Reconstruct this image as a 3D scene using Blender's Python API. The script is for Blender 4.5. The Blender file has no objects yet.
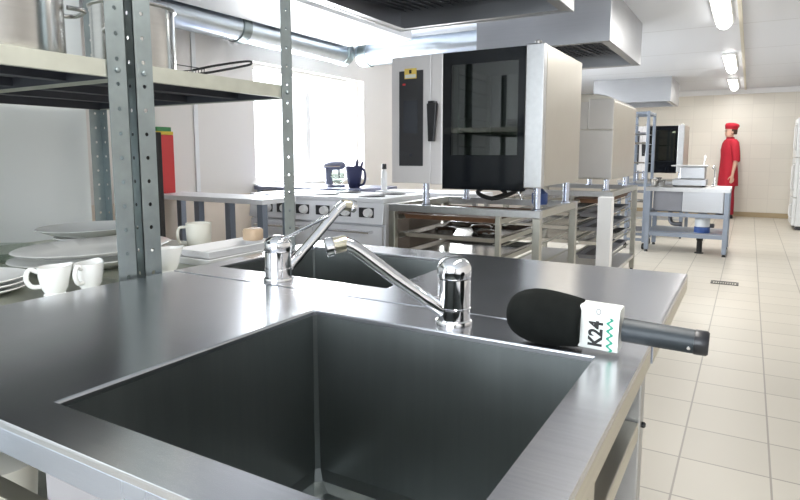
import bpy, bmesh, math, random
from mathutils import Vector, Matrix
random.seed(7)
PI = math.pi
scene = bpy.context.scene
COL = scene.collection

# ------------------------------------------------------------------ materials
def new_mat(name):
    m = bpy.data.materials.new(name); m.use_nodes = True
    nt = m.node_tree
    return m, nt, nt.nodes['Principled BSDF']

def N(nt, kind, **kw):
    n = nt.nodes.new(kind)
    for k, v in kw.items():
        setattr(n, k, v)
    return n

def plain(name, col, rough=.5, metal=0.0, noise=.06, scale=6.0, bump=0.0, spec=.5):
    """principled with a soft procedural tone variation (world position based)"""
    m, nt, b = new_mat(name)
    tc = N(nt, 'ShaderNodeTexCoord')
    nz = N(nt, 'ShaderNodeTexNoise'); nz.inputs['Scale'].default_value = scale; nz.inputs['Detail'].default_value = 3
    nt.links.new(tc.outputs['Object'], nz.inputs['Vector'])
    mx = N(nt, 'ShaderNodeMix', data_type='RGBA')
    mx.inputs['A'].default_value = [max(0, c * (1 - noise)) for c in col] + [1]
    mx.inputs['B'].default_value = [min(1, c * (1 + noise)) for c in col] + [1]
    nt.links.new(nz.outputs['Fac'], mx.inputs['Factor'])
    nt.links.new(mx.outputs['Result'], b.inputs['Base Color'])
    b.inputs['Roughness'].default_value = rough
    b.inputs['Metallic'].default_value = metal
    b.inputs['Specular IOR Level'].default_value = spec
    if bump:
        bp = N(nt, 'ShaderNodeBump'); bp.inputs['Strength'].default_value = bump; bp.inputs['Distance'].default_value = .002
        n2 = N(nt, 'ShaderNodeTexNoise'); n2.inputs['Scale'].default_value = scale * 40
        nt.links.new(tc.outputs['Object'], n2.inputs['Vector'])
        nt.links.new(n2.outputs['Fac'], bp.inputs['Height'])
        nt.links.new(bp.outputs['Normal'], b.inputs['Normal'])
    return m

def steel(name, col=(.56, .57, .59), rough=.28, grain=(3, 160, 160), aniso=.0, tangent=(1, 0, 0), var=.10, smudge=0.0):
    """brushed steel: stretched noise in colour and roughness, optional anisotropy along a tangent"""
    m, nt, b = new_mat(name)
    g = N(nt, 'ShaderNodeNewGeometry')
    mp = N(nt, 'ShaderNodeMapping'); mp.inputs['Scale'].default_value = grain
    nt.links.new(g.outputs['Position'], mp.inputs['Vector'])
    nz = N(nt, 'ShaderNodeTexNoise'); nz.inputs['Scale'].default_value = 1.0; nz.inputs['Detail'].default_value = 2
    nt.links.new(mp.outputs['Vector'], nz.inputs['Vector'])
    n2 = N(nt, 'ShaderNodeTexNoise'); n2.inputs['Scale'].default_value = 4.5; n2.inputs['Detail'].default_value = 4
    nt.links.new(g.outputs['Position'], n2.inputs['Vector'])
    mx = N(nt, 'ShaderNodeMix', data_type='RGBA')
    mx.inputs['A'].default_value = [c * (1 - var) for c in col] + [1]
    mx.inputs['B'].default_value = [min(1, c * (1 + var)) for c in col] + [1]
    nt.links.new(nz.outputs['Fac'], mx.inputs['Factor'])
    nt.links.new(mx.outputs['Result'], b.inputs['Base Color'])
    mr = N(nt, 'ShaderNodeMapRange')
    mr.inputs['To Min'].default_value = max(.03, rough - .07 - smudge); mr.inputs['To Max'].default_value = rough + .07 + smudge
    nt.links.new(n2.outputs['Fac'], mr.inputs['Value'])
    nt.links.new(mr.outputs['Result'], b.inputs['Roughness'])
    b.inputs['Metallic'].default_value = 1.0
    if aniso:
        b.inputs['Anisotropic'].default_value = aniso
        cx = N(nt, 'ShaderNodeCombineXYZ')
        for i in range(3): cx.inputs[i].default_value = tangent[i]
        nt.links.new(cx.outputs[0], b.inputs['Tangent'])
    return m

def grid_mat(name, axes, size, offset, col, gap_col, gap=.004, rough=.4, var=.04, spec=.5):
    """tiles on a world-space grid; axes = which two position axes are the tile plane"""
    m, nt, b = new_mat(name)
    g = N(nt, 'ShaderNodeNewGeometry'); sp = N(nt, 'ShaderNodeSeparateXYZ')
    nt.links.new(g.outputs['Position'], sp.inputs[0])
    masks = []; cells = []
    for a, s, o in zip(axes, size, offset):
        sub = N(nt, 'ShaderNodeMath', operation='SUBTRACT'); sub.inputs[1].default_value = o
        nt.links.new(sp.outputs[a], sub.inputs[0])
        dv = N(nt, 'ShaderNodeMath', operation='DIVIDE'); dv.inputs[1].default_value = s
        nt.links.new(sub.outputs[0], dv.inputs[0])
        fl = N(nt, 'ShaderNodeMath', operation='FLOOR'); nt.links.new(dv.outputs[0], fl.inputs[0]); cells.append(fl)
        pp = N(nt, 'ShaderNodeMath', operation='PINGPONG'); pp.inputs[1].default_value = .5
        nt.links.new(dv.outputs[0], pp.inputs[0])
        lt = N(nt, 'ShaderNodeMath', operation='LESS_THAN'); lt.inputs[1].default_value = gap / s
        nt.links.new(pp.outputs[0], lt.inputs[0]); masks.append(lt)
    mxm = N(nt, 'ShaderNodeMath', operation='MAXIMUM')
    nt.links.new(masks[0].outputs[0], mxm.inputs[0]); nt.links.new(masks[-1].outputs[0], mxm.inputs[1])
    cc = N(nt, 'ShaderNodeCombineXYZ')
    nt.links.new(cells[0].outputs[0], cc.inputs[0]); nt.links.new(cells[-1].outputs[0], cc.inputs[1])
    wn = N(nt, 'ShaderNodeTexWhiteNoise'); nt.links.new(cc.outputs[0], wn.inputs['Vector'])
    tone = N(nt, 'ShaderNodeMix', data_type='RGBA')
    tone.inputs['A'].default_value = [c * (1 - var) for c in col] + [1]
    tone.inputs['B'].default_value = [min(1, c * (1 + var)) for c in col] + [1]
    nt.links.new(wn.outputs['Value'], tone.inputs['Factor'])
    mx = N(nt, 'ShaderNodeMix', data_type='RGBA')
    mx.inputs['B'].default_value = list(gap_col) + [1]
    nt.links.new(tone.outputs['Result'], mx.inputs['A']); nt.links.new(mxm.outputs[0], mx.inputs['Factor'])
    nt.links.new(mx.outputs['Result'], b.inputs['Base Color'])
    b.inputs['Roughness'].default_value = rough; b.inputs['Specular IOR Level'].default_value = spec
    return m

def emit(name, col, s):
    m, nt, b = new_mat(name)
    b.inputs['Base Color'].default_value = (*col, 1)
    b.inputs['Emission Color'].default_value = (*col, 1); b.inputs['Emission Strength'].default_value = s
    return m

def glass(name, tint=(1, 1, 1), gloss=.12, rough=.02):
    m, nt, b = new_mat(name)
    out = nt.nodes['Material Output']
    tr = N(nt, 'ShaderNodeBsdfTransparent'); tr.inputs[0].default_value = (*tint, 1)
    gl = N(nt, 'ShaderNodeBsdfGlossy'); gl.inputs['Roughness'].default_value = rough
    fr = N(nt, 'ShaderNodeMixShader'); fr.inputs[0].default_value = gloss
    nt.links.new(tr.outputs[0], fr.inputs[1]); nt.links.new(gl.outputs[0], fr.inputs[2])
    nt.links.new(fr.outputs[0], out.inputs['Surface'])
    return m

M = dict(
    top=steel('brushed_steel_top', (.60, .605, .63), .24, (2.5, 260, 260), .55, (.15, 1, .6), .10, -.04),
    basin=steel('basin_steel', (.27, .29, .285), .36, (60, 60, 3), 0, var=.08, smudge=.05),  # dull steel, darkened further to paint the dim inside of the bowl
    basin_out=plain('basin_outer', (.34, .325, .335), .5, .3),
    frame=steel('frame_steel', (.50, .50, .50), .36, (40, 40, 40)),
    frame_olive=steel('frame_steel_warm', (.46, .45, .40), .36, (40, 40, 40)),
    rim=steel('rim_steel_window_blue', (.54, .58, .68), .25, (3, 3, 200)),  # blue light of the window behind is painted into this steel
    rim_side=steel('rim_side_floor_warm', (.60, .57, .48), .35, (3, 3, 200)),  # yellowish reflection of the floor is painted into this steel
    chrome=steel('chrome', (.80, .80, .81), .06, (5, 5, 5), var=.02),
    chrome_old=steel('dull_chrome', (.62, .58, .46), .3, (30, 30, 30)),
    galv=steel('galvanised_post', (.31, .355, .36), .45, (25, 25, 25), var=.16),
    galv_warm=steel('galvanised_shelf', (.55, .56, .49), .48, (20, 20, 20), var=.12),
    galv_shade=steel('galvanised_under_shade', (.10, .105, .12), .6, (20, 20, 20), var=.12),  # near-black, so the shade below the decks is in the colour
    pot=steel('pot_steel', (.56, .55, .53), .22, (3, 3, 120)),
    oven=plain('oven_steel', (.47, .455, .44), .34, .6),
    oven_front=plain('oven_front_glare_steel', (.72, .695, .69), .36, .25),  # window glare painted in as a paler steel
    oven_side=steel('oven_side_steel', (.52, .495, .44), .38, (3, 200, 3), 0, var=.05),
    hood=steel('hood_steel', (.43, .435, .45), .36, (3, 3, 120), var=.06),
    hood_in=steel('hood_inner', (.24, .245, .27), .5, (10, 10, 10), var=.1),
    duct=steel('duct_steel', (.62, .68, .74), .30, (12, 12, 12), var=.08),
    bluegrey=plain('blue_grey_metal', (.25, .285, .345), .4, .45),
    black=plain('black_plastic', (.012, .012, .014), .35),
    black_gloss=plain('black_glass_panel', (.004, .005, .007), .08, spec=.22),
    dark=plain('dark_panel', (.03, .03, .033), .4),
    screen=plain('grey_screen', (.055, .06, .07), .15),
    rubber=plain('rubber', (.02, .02, .02), .7),
    white=plain('white_paint', (.82, .82, .82), .4, noise=.02),
    white_glossy=plain('porcelain', (.80, .80, .77), .15, noise=.03),
    cream=plain('cream_ceramic', (.70, .68, .60), .3),
    fridge=plain('fridge_white', (.72, .74, .75), .35, noise=.02),
    fridge_grey=plain('fridge_grey', (.42, .44, .46), .4),
    ceiling=grid_mat('ceiling_panels', (1, 1), (1.55, 1.55), (.32, .32), (.70, .73, .79), (.48, .50, .53), .008, .5, .015),
    wall=plain('cream_wall', (.78, .74, .70), .35, noise=.02, scale=1.5),
    partition=plain('white_wall', (.88, .90, .88), .55, noise=.02, scale=1.2),
    tan=plain('tan_wall', (.74, .64, .54), .4, noise=.03, scale=1.5),
    backwall=grid_mat('wall_tiles', (0, 2), (.33, .25), (0, .1), (.74, .70, .62), (.68, .64, .57), .004, .3, .025),
    floor=grid_mat('floor_tiles', (0, 1), (.305, .30), (-.17, .067), (.58, .54, .465), (.33, .30, .255), .0036, .42, .035),
    base=plain('tan_baseboard', (.42, .33, .20), .5),
    foam=plain('foam', (.010, .011, .010), .95, noise=.4, scale=40, bump=.6, spec=.1),
    mic=plain('mic_body', (.022, .029, .034), .45, .1),
    flagw=plain('flag_white', (.70, .71, .67), .4, noise=.01),
    ink=plain('ink_black', (.01, .01, .01), .6),
    green=plain('ink_green', (.02, .30, .19), .6),
    grey_ink=plain('ink_grey', (.35, .36, .34), .6),
    red=plain('red_panel', (.60, .035, .035), .45),
    yellow=plain('yellow_panel', (.70, .50, .05), .5),
    green2=plain('green_panel', (.05, .25, .08), .5),
    mixer=plain('mixer_grey', (.19, .20, .28), .35, .2),
    jug=plain('dark_blue_plastic', (.025, .03, .09), .4),
    brown=plain('brown_tray', (.13, .062, .03), .5, noise=.25, scale=12),
    brownpanel=plain('brown_panel', (.20, .16, .13), .45, .2),
    wood=plain('light_wood', (.50, .37, .25), .55, noise=.15, scale=14),
    knob=plain('white_knob', (.82, .82, .82), .3),
    stove=plain('stove_glare_steel', (.86, .87, .90), .3, .12),  # whitened, so the window glare is part of the colour
    redcloth=plain('red_cloth', (.46, .012, .03), .8, noise=.16, scale=9),
    redcloth2=plain('dark_red_cloth', (.33, .010, .025), .8, noise=.16, scale=9),
    skin=plain('skin', (.62, .38, .28), .55),
    hair=plain('hair', (.06, .03, .02), .7),
    eye=plain('eye_dark', (.02, .015, .01), .3),
    lip=plain('lips', (.42, .13, .12), .5),
    shoe=plain('dark_shoe', (.02, .02, .022), .5),
    tube=emit('tube_light', (1.0, .98, .93), 9.0),
    lamp_body=plain('lamp_body', (.72, .72, .70), .5),
    pane=glass('window_pane', (1, 1, 1), .04),
    oven_glass=glass('oven_door_glass', (.30, .33, .30), .06),
    clear=glass('clear_glass', (.86, .90, .87), .12, .05),
    plastic=plain('milky_plastic', (.62, .66, .70), .35),
    bluecap=plain('blue_plastic', (.04, .09, .28), .4),
    label_yellow=plain('sticker_yellow', (.75, .55, .12), .5),
    grate=plain('drain_grate', (.10, .10, .09), .5, .6),
)

# ------------------------------------------------------------------ mesh builder (world coordinates)
class MB:
    def __init__(s): s.bm = bmesh.new()
    def _v(s, pts): return [s.bm.verts.new(p) for p in pts]
    def face(s, pts):
        s.bm.faces.new(s._v(pts)); return s
    def box(s, x0, x1, y0, y1, z0, z1):
        v = s._v([(x0,y0,z0),(x1,y0,z0),(x1,y1,z0),(x0,y1,z0),(x0,y0,z1),(x1,y0,z1),(x1,y1,z1),(x0,y1,z1)])
        for f in ((3,2,1,0),(4,5,6,7),(0,1,5,4),(1,2,6,5),(2,3,7,6),(3,0,4,7)):
            s.bm.faces.new([v[i] for i in f])
        return s
    def hexa(s, bot, top):
        v = s._v(list(bot) + list(top))
        for f in ((3,2,1,0),(4,5,6,7),(0,1,5,4),(1,2,6,5),(2,3,7,6),(3,0,4,7)):
            s.bm.faces.new([v[i] for i in f])
        return s
    def rings(s, rings, cap0=True, cap1=True, closed=False):
        R = [s._v(r) for r in rings]
        n = len(R[0])
        prs = list(zip(R, R[1:])) + ([(R[-1], R[0])] if closed else [])
        for a, b in prs:
            for i in range(n):
                j = (i + 1) % n
                s.bm.faces.new((a[i], a[j], b[j], b[i]))
        if not closed:
            if cap0: s.bm.faces.new(R[0][::-1])
            if cap1: s.bm.faces.new(R[-1])
        return s
    def tube(s, pts, r, seg=12, cap=True, flat=1.0, up=None):
        pts = [Vector(p) for p in pts]
        rs = r if isinstance(r, (list, tuple)) else [r] * len(pts)
        rings = []; prev = None
        for i, p in enumerate(pts):
            t = (pts[min(i + 1, len(pts) - 1)] - pts[max(i - 1, 0)]).normalized()
            if prev is None:
                a = Vector(up) if up else (Vector((0, 0, 1)) if abs(t.z) < .9 else Vector((1, 0, 0)))
                u = (a - t * a.dot(t)).normalized()
            else:
                u = (prev - t * prev.dot(t)).normalized()
            prev = u; w = t.cross(u)
            rings.append([p + (u * math.cos(2*PI*k/seg) * flat + w * math.sin(2*PI*k/seg)) * rs[i] for k in range(seg)])
        return s.rings(rings, cap, cap)
    def cyl(s, p0, p1, r0, r1=None, seg=24):
        return s.tube([p0, p1], [r0, r0 if r1 is None else r1], seg)
    def lathe(s, prof, c, axis='z', seg=32, sx=1.0, sy=1.0, cap0=True, cap1=True):
        """prof = [(radius, height)]"""
        rings = []
        for r, h in prof:
            ring = []
            for k in range(seg):
                a = 2*PI*k/seg; u, w = max(r, 1e-5) * math.cos(a) * sx, max(r, 1e-5) * math.sin(a) * sy
                if axis == 'z': ring.append((c[0]+u, c[1]+w, c[2]+h))
                elif axis == 'x': ring.append((c[0]+h, c[1]+u, c[2]+w))
                else: ring.append((c[0]+w, c[1]+h, c[2]+u))
            rings.append(ring)
        return s.rings(rings, cap0, cap1)
    def ell(s, c, r, seg=16, rows=10):
        rings = []
        for i in range(1, rows):
            a = PI * i / rows
            rings.append([(c[0] + r[0]*math.sin(a)*math.cos(2*PI*k/seg), c[1] + r[1]*math.sin(a)*math.sin(2*PI*k/seg), c[2] - r[2]*math.cos(a)) for k in range(seg)])
        return s.rings(rings)
    def prism(s, poly, d, axis):
        """extrude polygon (3d pts) along vector"""
        d = Vector(d); a = [Vector(p) for p in poly]
        return s.rings([a, [p + d for p in a]])
    def strip(s, o, u, w, n, length, width, pitch, hr, first=.03):
        """perforated flat strip, real octagonal holes; o origin, u along, w across, n normal (thickness .002)"""
        o, u, w, n = Vector(o), Vector(u), Vector(w), Vector(n)
        th = .002
        k = 0; y = 0.0
        cnt = int((length) / pitch)
        for side in (0, 1):
            off = n * (th * side)
            for c in range(cnt):
                a0, a1 = c * pitch, min((c + 1) * pitch, length)
                mid = (a0 + a1) / 2
                P = lambda a, b: o + u * a + w * b + off
                outer = [P(a1, width/2), P(a1, width), P(mid, width), P(a0, width), P(a0, width/2), P(a0, 0), P(mid, 0), P(a1, 0)]
                inner = [P(mid + hr * math.cos(t*PI/4), width/2 + hr * math.sin(t*PI/4)) for t in range(8)]
                ov, iv = s._v(outer), s._v(inner)
                for t in range(8):
                    q = (t + 1) % 8
                    f = (ov[t], ov[q], iv[q], iv[t])
                    s.bm.faces.new(f if side else f[::-1])
        # edges
        e0, e1 = o, o + u * (cnt * pitch)
        for b in (0, width):
            p = [e0 + w*b, e1 + w*b, e1 + w*b + n*th, e0 + w*b + n*th]
            s.face(p)
        return s
    def build(s, name, mat, parent=None, smooth=False, bevel=0.0, merge=False, recalc=True):
        bm = s.bm
        if merge: bmesh.ops.remove_doubles(bm, verts=bm.verts, dist=1e-5)
        if recalc: bmesh.ops.recalc_face_normals(bm, faces=bm.faces)
        me = bpy.data.meshes.new(name)
        o = bpy.data.objects.new(name, me); COL.objects.link(o)
        if parent is not None:
            loc = world_loc(parent)
            bmesh.ops.translate(bm, verts=bm.verts, vec=-loc)
            o.parent = parent
        else:
            xs = [v.co for v in bm.verts]
            c = Vector(((min(v.x for v in xs)+max(v.x for v in xs))/2, (min(v.y for v in xs)+max(v.y for v in xs))/2, min(v.z for v in xs)))
            bmesh.ops.translate(bm, verts=bm.verts, vec=-c)
            o.location = c
        bm.to_mesh(me); bm.free()
        me.materials.append(mat)
        if smooth:
            me.shade_smooth()
            try: me.set_sharp_from_angle(angle=math.radians(smooth if smooth > 1 else 40))
            except Exception: pass
        if bevel:
            b = o.modifiers.new('bevel', 'BEVEL'); b.width = bevel; b.segments = 2; b.limit_method = 'ANGLE'; b.angle_limit = math.radians(40)
        return o

def world_loc(o):
    v = Vector((0, 0, 0))
    while o is not None:
        v += o.location; o = o.parent
    return v

def tag(o, label, cat, group=None, kind=None):
    o['label'] = label; o['category'] = cat
    if group: o['group'] = group
    if kind: o['kind'] = kind
    return o
def thing(name, label, cat, loc, group=None):
    o = bpy.data.objects.new(name, None); COL.objects.link(o); o.location = loc
    o.empty_display_size = .05
    return tag(o, label, cat, group)
def struct(o):
    o['kind'] = 'structure'; return o
def dup(root, loc, rotz=0.0, label=None, group=None):
    r = root.copy(); COL.objects.link(r); r.location = loc; r.rotation_euler = (0, 0, rotz)
    if label: r['label'] = label
    if group: r['group'] = group
    for ch in list(root.children):
        c = ch.copy(); COL.objects.link(c); c.parent = r
        for g in list(ch.children):
            d = g.copy(); COL.objects.link(d); d.parent = c
    return r
def bx(name, mat, parent, *b, bevel=.002, **k):
    return MB().box(*b).build(name, mat, parent, bevel=bevel, **k)

# ------------------------------------------------------------------ the room
XL, XR, YB, YF, ZC = -4.0, 1.75, 13.0, -2.3, 2.38
struct(MB().box(XL-.2, XR+.2, YF-.2, YB+.2, -.12, 0).build('floor', M['floor']))
struct(MB().box(XL-.2, XR+.2, YF-.2, YB+.2, ZC, ZC+.1).build('ceiling', M['ceiling']))
def wall_x(name, x0, x1, y0, y1, holes, mat):
    """wall normal to x with rectangular holes (ya, yb, za, zb)"""
    b = MB(); y = y0
    for ya, yb, za, zb in holes:
        b.box(x0, x1, y, ya, 0, ZC); b.box(x0, x1, ya, yb, 0, za); b.box(x0, x1, ya, yb, zb, ZC); y = yb
    b.box(x0, x1, y, y1, 0, ZC)
    return struct(b.build(name, mat))
W1 = (4.17, 6.0, .90, 2.03)
W2_ADDED = (7.3, 9.3, .90, 2.03)  # unseen window, added to bring more light into the room
wall_x('wall_left', XL-.2, XL, YF, YB, [W1, W2_ADDED], M['wall'])
struct(MB().box(XL-.2, XR+.2, YB, YB+.2, 0, ZC).build('wall_back', M['backwall']))
WR = (2.0, 5.2, 1.25, 2.1)
wall_x('wall_right', XR, XR+.2, YF, YB, [], M['wall'])
# wall behind the camera, with a wide window
b = MB(); y0, y1 = YF-.2, YF
wx0, wx1, wz0, wz1 = -1.9, .9, .95, 2.1
b.box(XL-.2, wx0, y0, y1, 0, ZC); b.box(wx1, XR+.2, y0, y1, 0, ZC); b.box(wx0, wx1, y0, y1, 0, wz0); b.box(wx0, wx1, y0, y1, wz1, ZC)
struct(b.build('wall_front', M['wall']))
struct(MB().box(-2.62, -2.50, YF, 1.58, 0, ZC).build('wall_partition', M['partition']))
struct(MB().box(XL, XR, YB-.012, YB, 0, .09).build('baseboard_back', M['base']))
struct(MB().box(XL, XR, YB-.07, YB, ZC-.09, ZC).build('trim_1', M['white']))
def pilaster(n, y, x=XL):
    struct(MB().box(x, x+.012, y-.022, y+.022, 0, ZC).build('trim_%d' % n, M['white'], bevel=.003))
pilaster(2, 3.48); pilaster(3, 2.9); pilaster(4, 2.3)
# tan lower half of the left wall, as thin cladding
struct(MB().box(XL, XL+.006, 1.7, 4.1, 0, .82).build('trim_5', M['tan']))

def window_x(n, x, ya, yb, za, zb):
    w = struct(MB().box(x-.14, x-.13, ya, yb, za, zb).build('window_%d' % n, M['pane']))
    fr = MB()
    for a, c, d, e in ((ya, ya+.07, za, zb), (yb-.07, yb, za, zb), (ya+.07, yb-.07, za, za+.06), (ya+.07, yb-.07, zb-.06, zb)):
        fr.box(x-.15, x-.09, a, c, d, e)
    m = (ya + yb) / 2
    fr.box(x-.15, x-.10, m-.04, m+.04, za+.06, zb-.06)
    fr.build('window_frame', M['white'], w, bevel=.004)
    MB().box(x-.09, x+.05, ya-.03, yb+.03, za-.03, za-.002).build('window_sill', M['white'], w, bevel=.004)
    return w
window_x(1, XL, *W1); window_x(2, XL, *W2_ADDED)
w3 = struct(MB().box(wx0, wx1, YF-.12, YF-.11, wz0, wz1).build('window_3', M['pane']))
fr = MB()
for a, c, d, e in ((wx0, wx0+.06, wz0, wz1), (wx1-.06, wx1, wz0, wz1), (wx0+.06, wx1-.06, wz0, wz0+.06), (wx0+.06, wx1-.06, wz1-.06, wz1), (-.54, -.46, wz0+.06, wz1-.06)):
    fr.box(a, c, YF-.15, YF-.08, d, e)
fr.build('window_frame', M['white'], w3, bevel=.004)

# ------------------------------------------------------------------ ceiling lights + conduit
def ceiling_light(y0, y1, x, label):
    t = thing('ceiling_light', label, 'ceiling light', (x, (y0+y1)/2, ZC), 'fluorescent ceiling lights in a row')
    MB().box(x-.075, x+.075, y0, y1, ZC-.028, ZC).build('housing', M['lamp_body'], t, bevel=.006)
    rings = []
    for y, s in ((y0+.01, .75), (y0+.03, 1), (y1-.03, 1), (y1-.01, .75)):
        rings.append([(x+.062*s*math.cos(PI + PI*k/9), y, ZC-.028+.055*s*math.sin(PI + PI*k/9)) for k in range(10)])
    MB().rings(rings).build('diffuser', M['tube'], t, smooth=50)
ceiling_light(4.4, 6.3, -.27, 'nearest glowing tube light at the top edge of the photo')
ceiling_light(8.3, 9.75, -.29, 'middle one of the three glowing ceiling tube lights')
ceiling_light(11.0, 12.4, -.31, 'farthest glowing ceiling light, just before the back wall')
tag(MB().box(-.155, -.125, 2.5, 12.9, ZC-.02, ZC).build('cable_conduit', plain('conduit_beige', (.60, .57, .48), .5)),
    'long beige cable conduit running along the ceiling beside the lights', 'conduit')

# ------------------------------------------------------------------ extraction hoods and ducts
def hood(x0, x1, y0, y1, z, label, strips):
    t = thing('extraction_hood', label, 'hood', ((x0+x1)/2, (y0+y1)/2, z), 'steel extraction hoods under the ceiling')
    th = .02
    b = MB()
    b.box(x0, x1, y0, y0+th, z, ZC); b.box(x0, x1, y1-th, y1, z, ZC)
    b.box(x0, x0+th, y0+th, y1-th, z, ZC); b.box(x1-th, x1, y0+th, y1-th, z, ZC)
    b.build('hood_skirt', M['hood'], t, bevel=.003)
    # gutter lip round the bottom edge
    g = MB(); l = .05
    g.box(x0+th, x1-th, y0+th, y0+th+l, z+.004, z+.012); g.box(x0+th, x1-th, y1-th-l, y1-th, z+.004, z+.012)
    g.box(x0+th, x0+th+l, y0+th+l, y1-th-l, z+.004, z+.012); g.box(x1-th-l, x1-th, y0+th+l, y1-th-l, z+.004, z+.012)
    g.build('gutter', M['hood'], t)
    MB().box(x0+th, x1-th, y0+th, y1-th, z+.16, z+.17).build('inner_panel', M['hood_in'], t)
    # baffle filters: row of slats per filter
    n = strips
    fw = (x1 - x0 - 2*th - 2*l) / n
    for i in range(n):
        fx0 = x0 + th + l + i * fw
        f = MB()
        fy0, fy1 = y0+th+l+.02, y1-th-l-.02
        k = int(fw / .05)
        for j in range(k):
            sx = fx0 + .01 + j * (fw - .02) / k
            f.hexa([(sx, fy0, z+.05), (sx+.026, fy0, z+.03), (sx+.028, fy0, z+.03), (sx+.002, fy0, z+.05)],
                   [(sx, fy1, z+.12), (sx+.026, fy1, z+.10), (sx+.028, fy1, z+.10), (sx+.002, fy1, z+.12)])
        for fx in (fx0 + .002, fx0 + fw - .012):
            f.hexa([(fx, fy0, z+.045), (fx+.01, fy0, z+.045), (fx+.01, fy0, z+.055), (fx, fy0, z+.055)],
                   [(fx, fy1, z+.115), (fx+.01, fy1, z+.115), (fx+.01, fy1, z+.125), (fx, fy1, z+.125)])
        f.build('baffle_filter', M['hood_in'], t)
    return t
hood(-1.98, -.93, 4.63, 6.05, 2.0, 'big steel extraction hood just behind the first black-doored oven', 3)
hood(-2.10, -.93, 2.35, 3.60, 2.0, 'nearest steel extraction hood, its dark underside cut by the top edge of the photo', 3)
hood(-2.30, -1.12, 10.3, 11.5, 2.0, 'farthest extraction hood, low long steel box above the tall rack', 3)

dz = 2.24
def duct(pts, r, joints, label):
    t = thing('ventilation_duct', label, 'duct', pts[0])
    MB().tube(pts, r, 28).build('pipe', M['duct'], t, smooth=50)
    for p, d in joints:
        p = Vector(p); d = Vector(d)
        MB().tube([p - d*.05, p - d*.045, p - d*.02, p + d*.02, p + d*.045, p + d*.05], [r+.003, r+.012, r+.009, r+.009, r+.012, r+.003], 28).build('collar', M['galv'], t, smooth=30)
    return t
duct([(-3.80, 2.2, dz), (-3.80, 4.0, dz), (-3.80, 5.36, dz)], .115, [((-3.80, 3.80, dz), (0, 1, 0)), ((-3.80, 5.30, dz), (0, 1, 0))],
     'round silver duct running along the top of the window wall')
duct([(-3.68, 5.48, dz), (-2.8, 5.48, dz), (-1.99, 5.48, dz)], .125, [((-3.6, 5.48, dz), (1, 0, 0))],
     'bright round duct crossing from the window wall to the hood behind the oven')
tag(MB().box(-3.66, -2.9, 1.9, 5.2, ZC-.10, ZC).build('lit_ceiling_box', M['white'], bevel=.006),  # added box, stands in for ceiling lit by the window
    'made-up white box standing in for the window-lit ceiling beside the silver duct', 'ceiling box')

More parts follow.
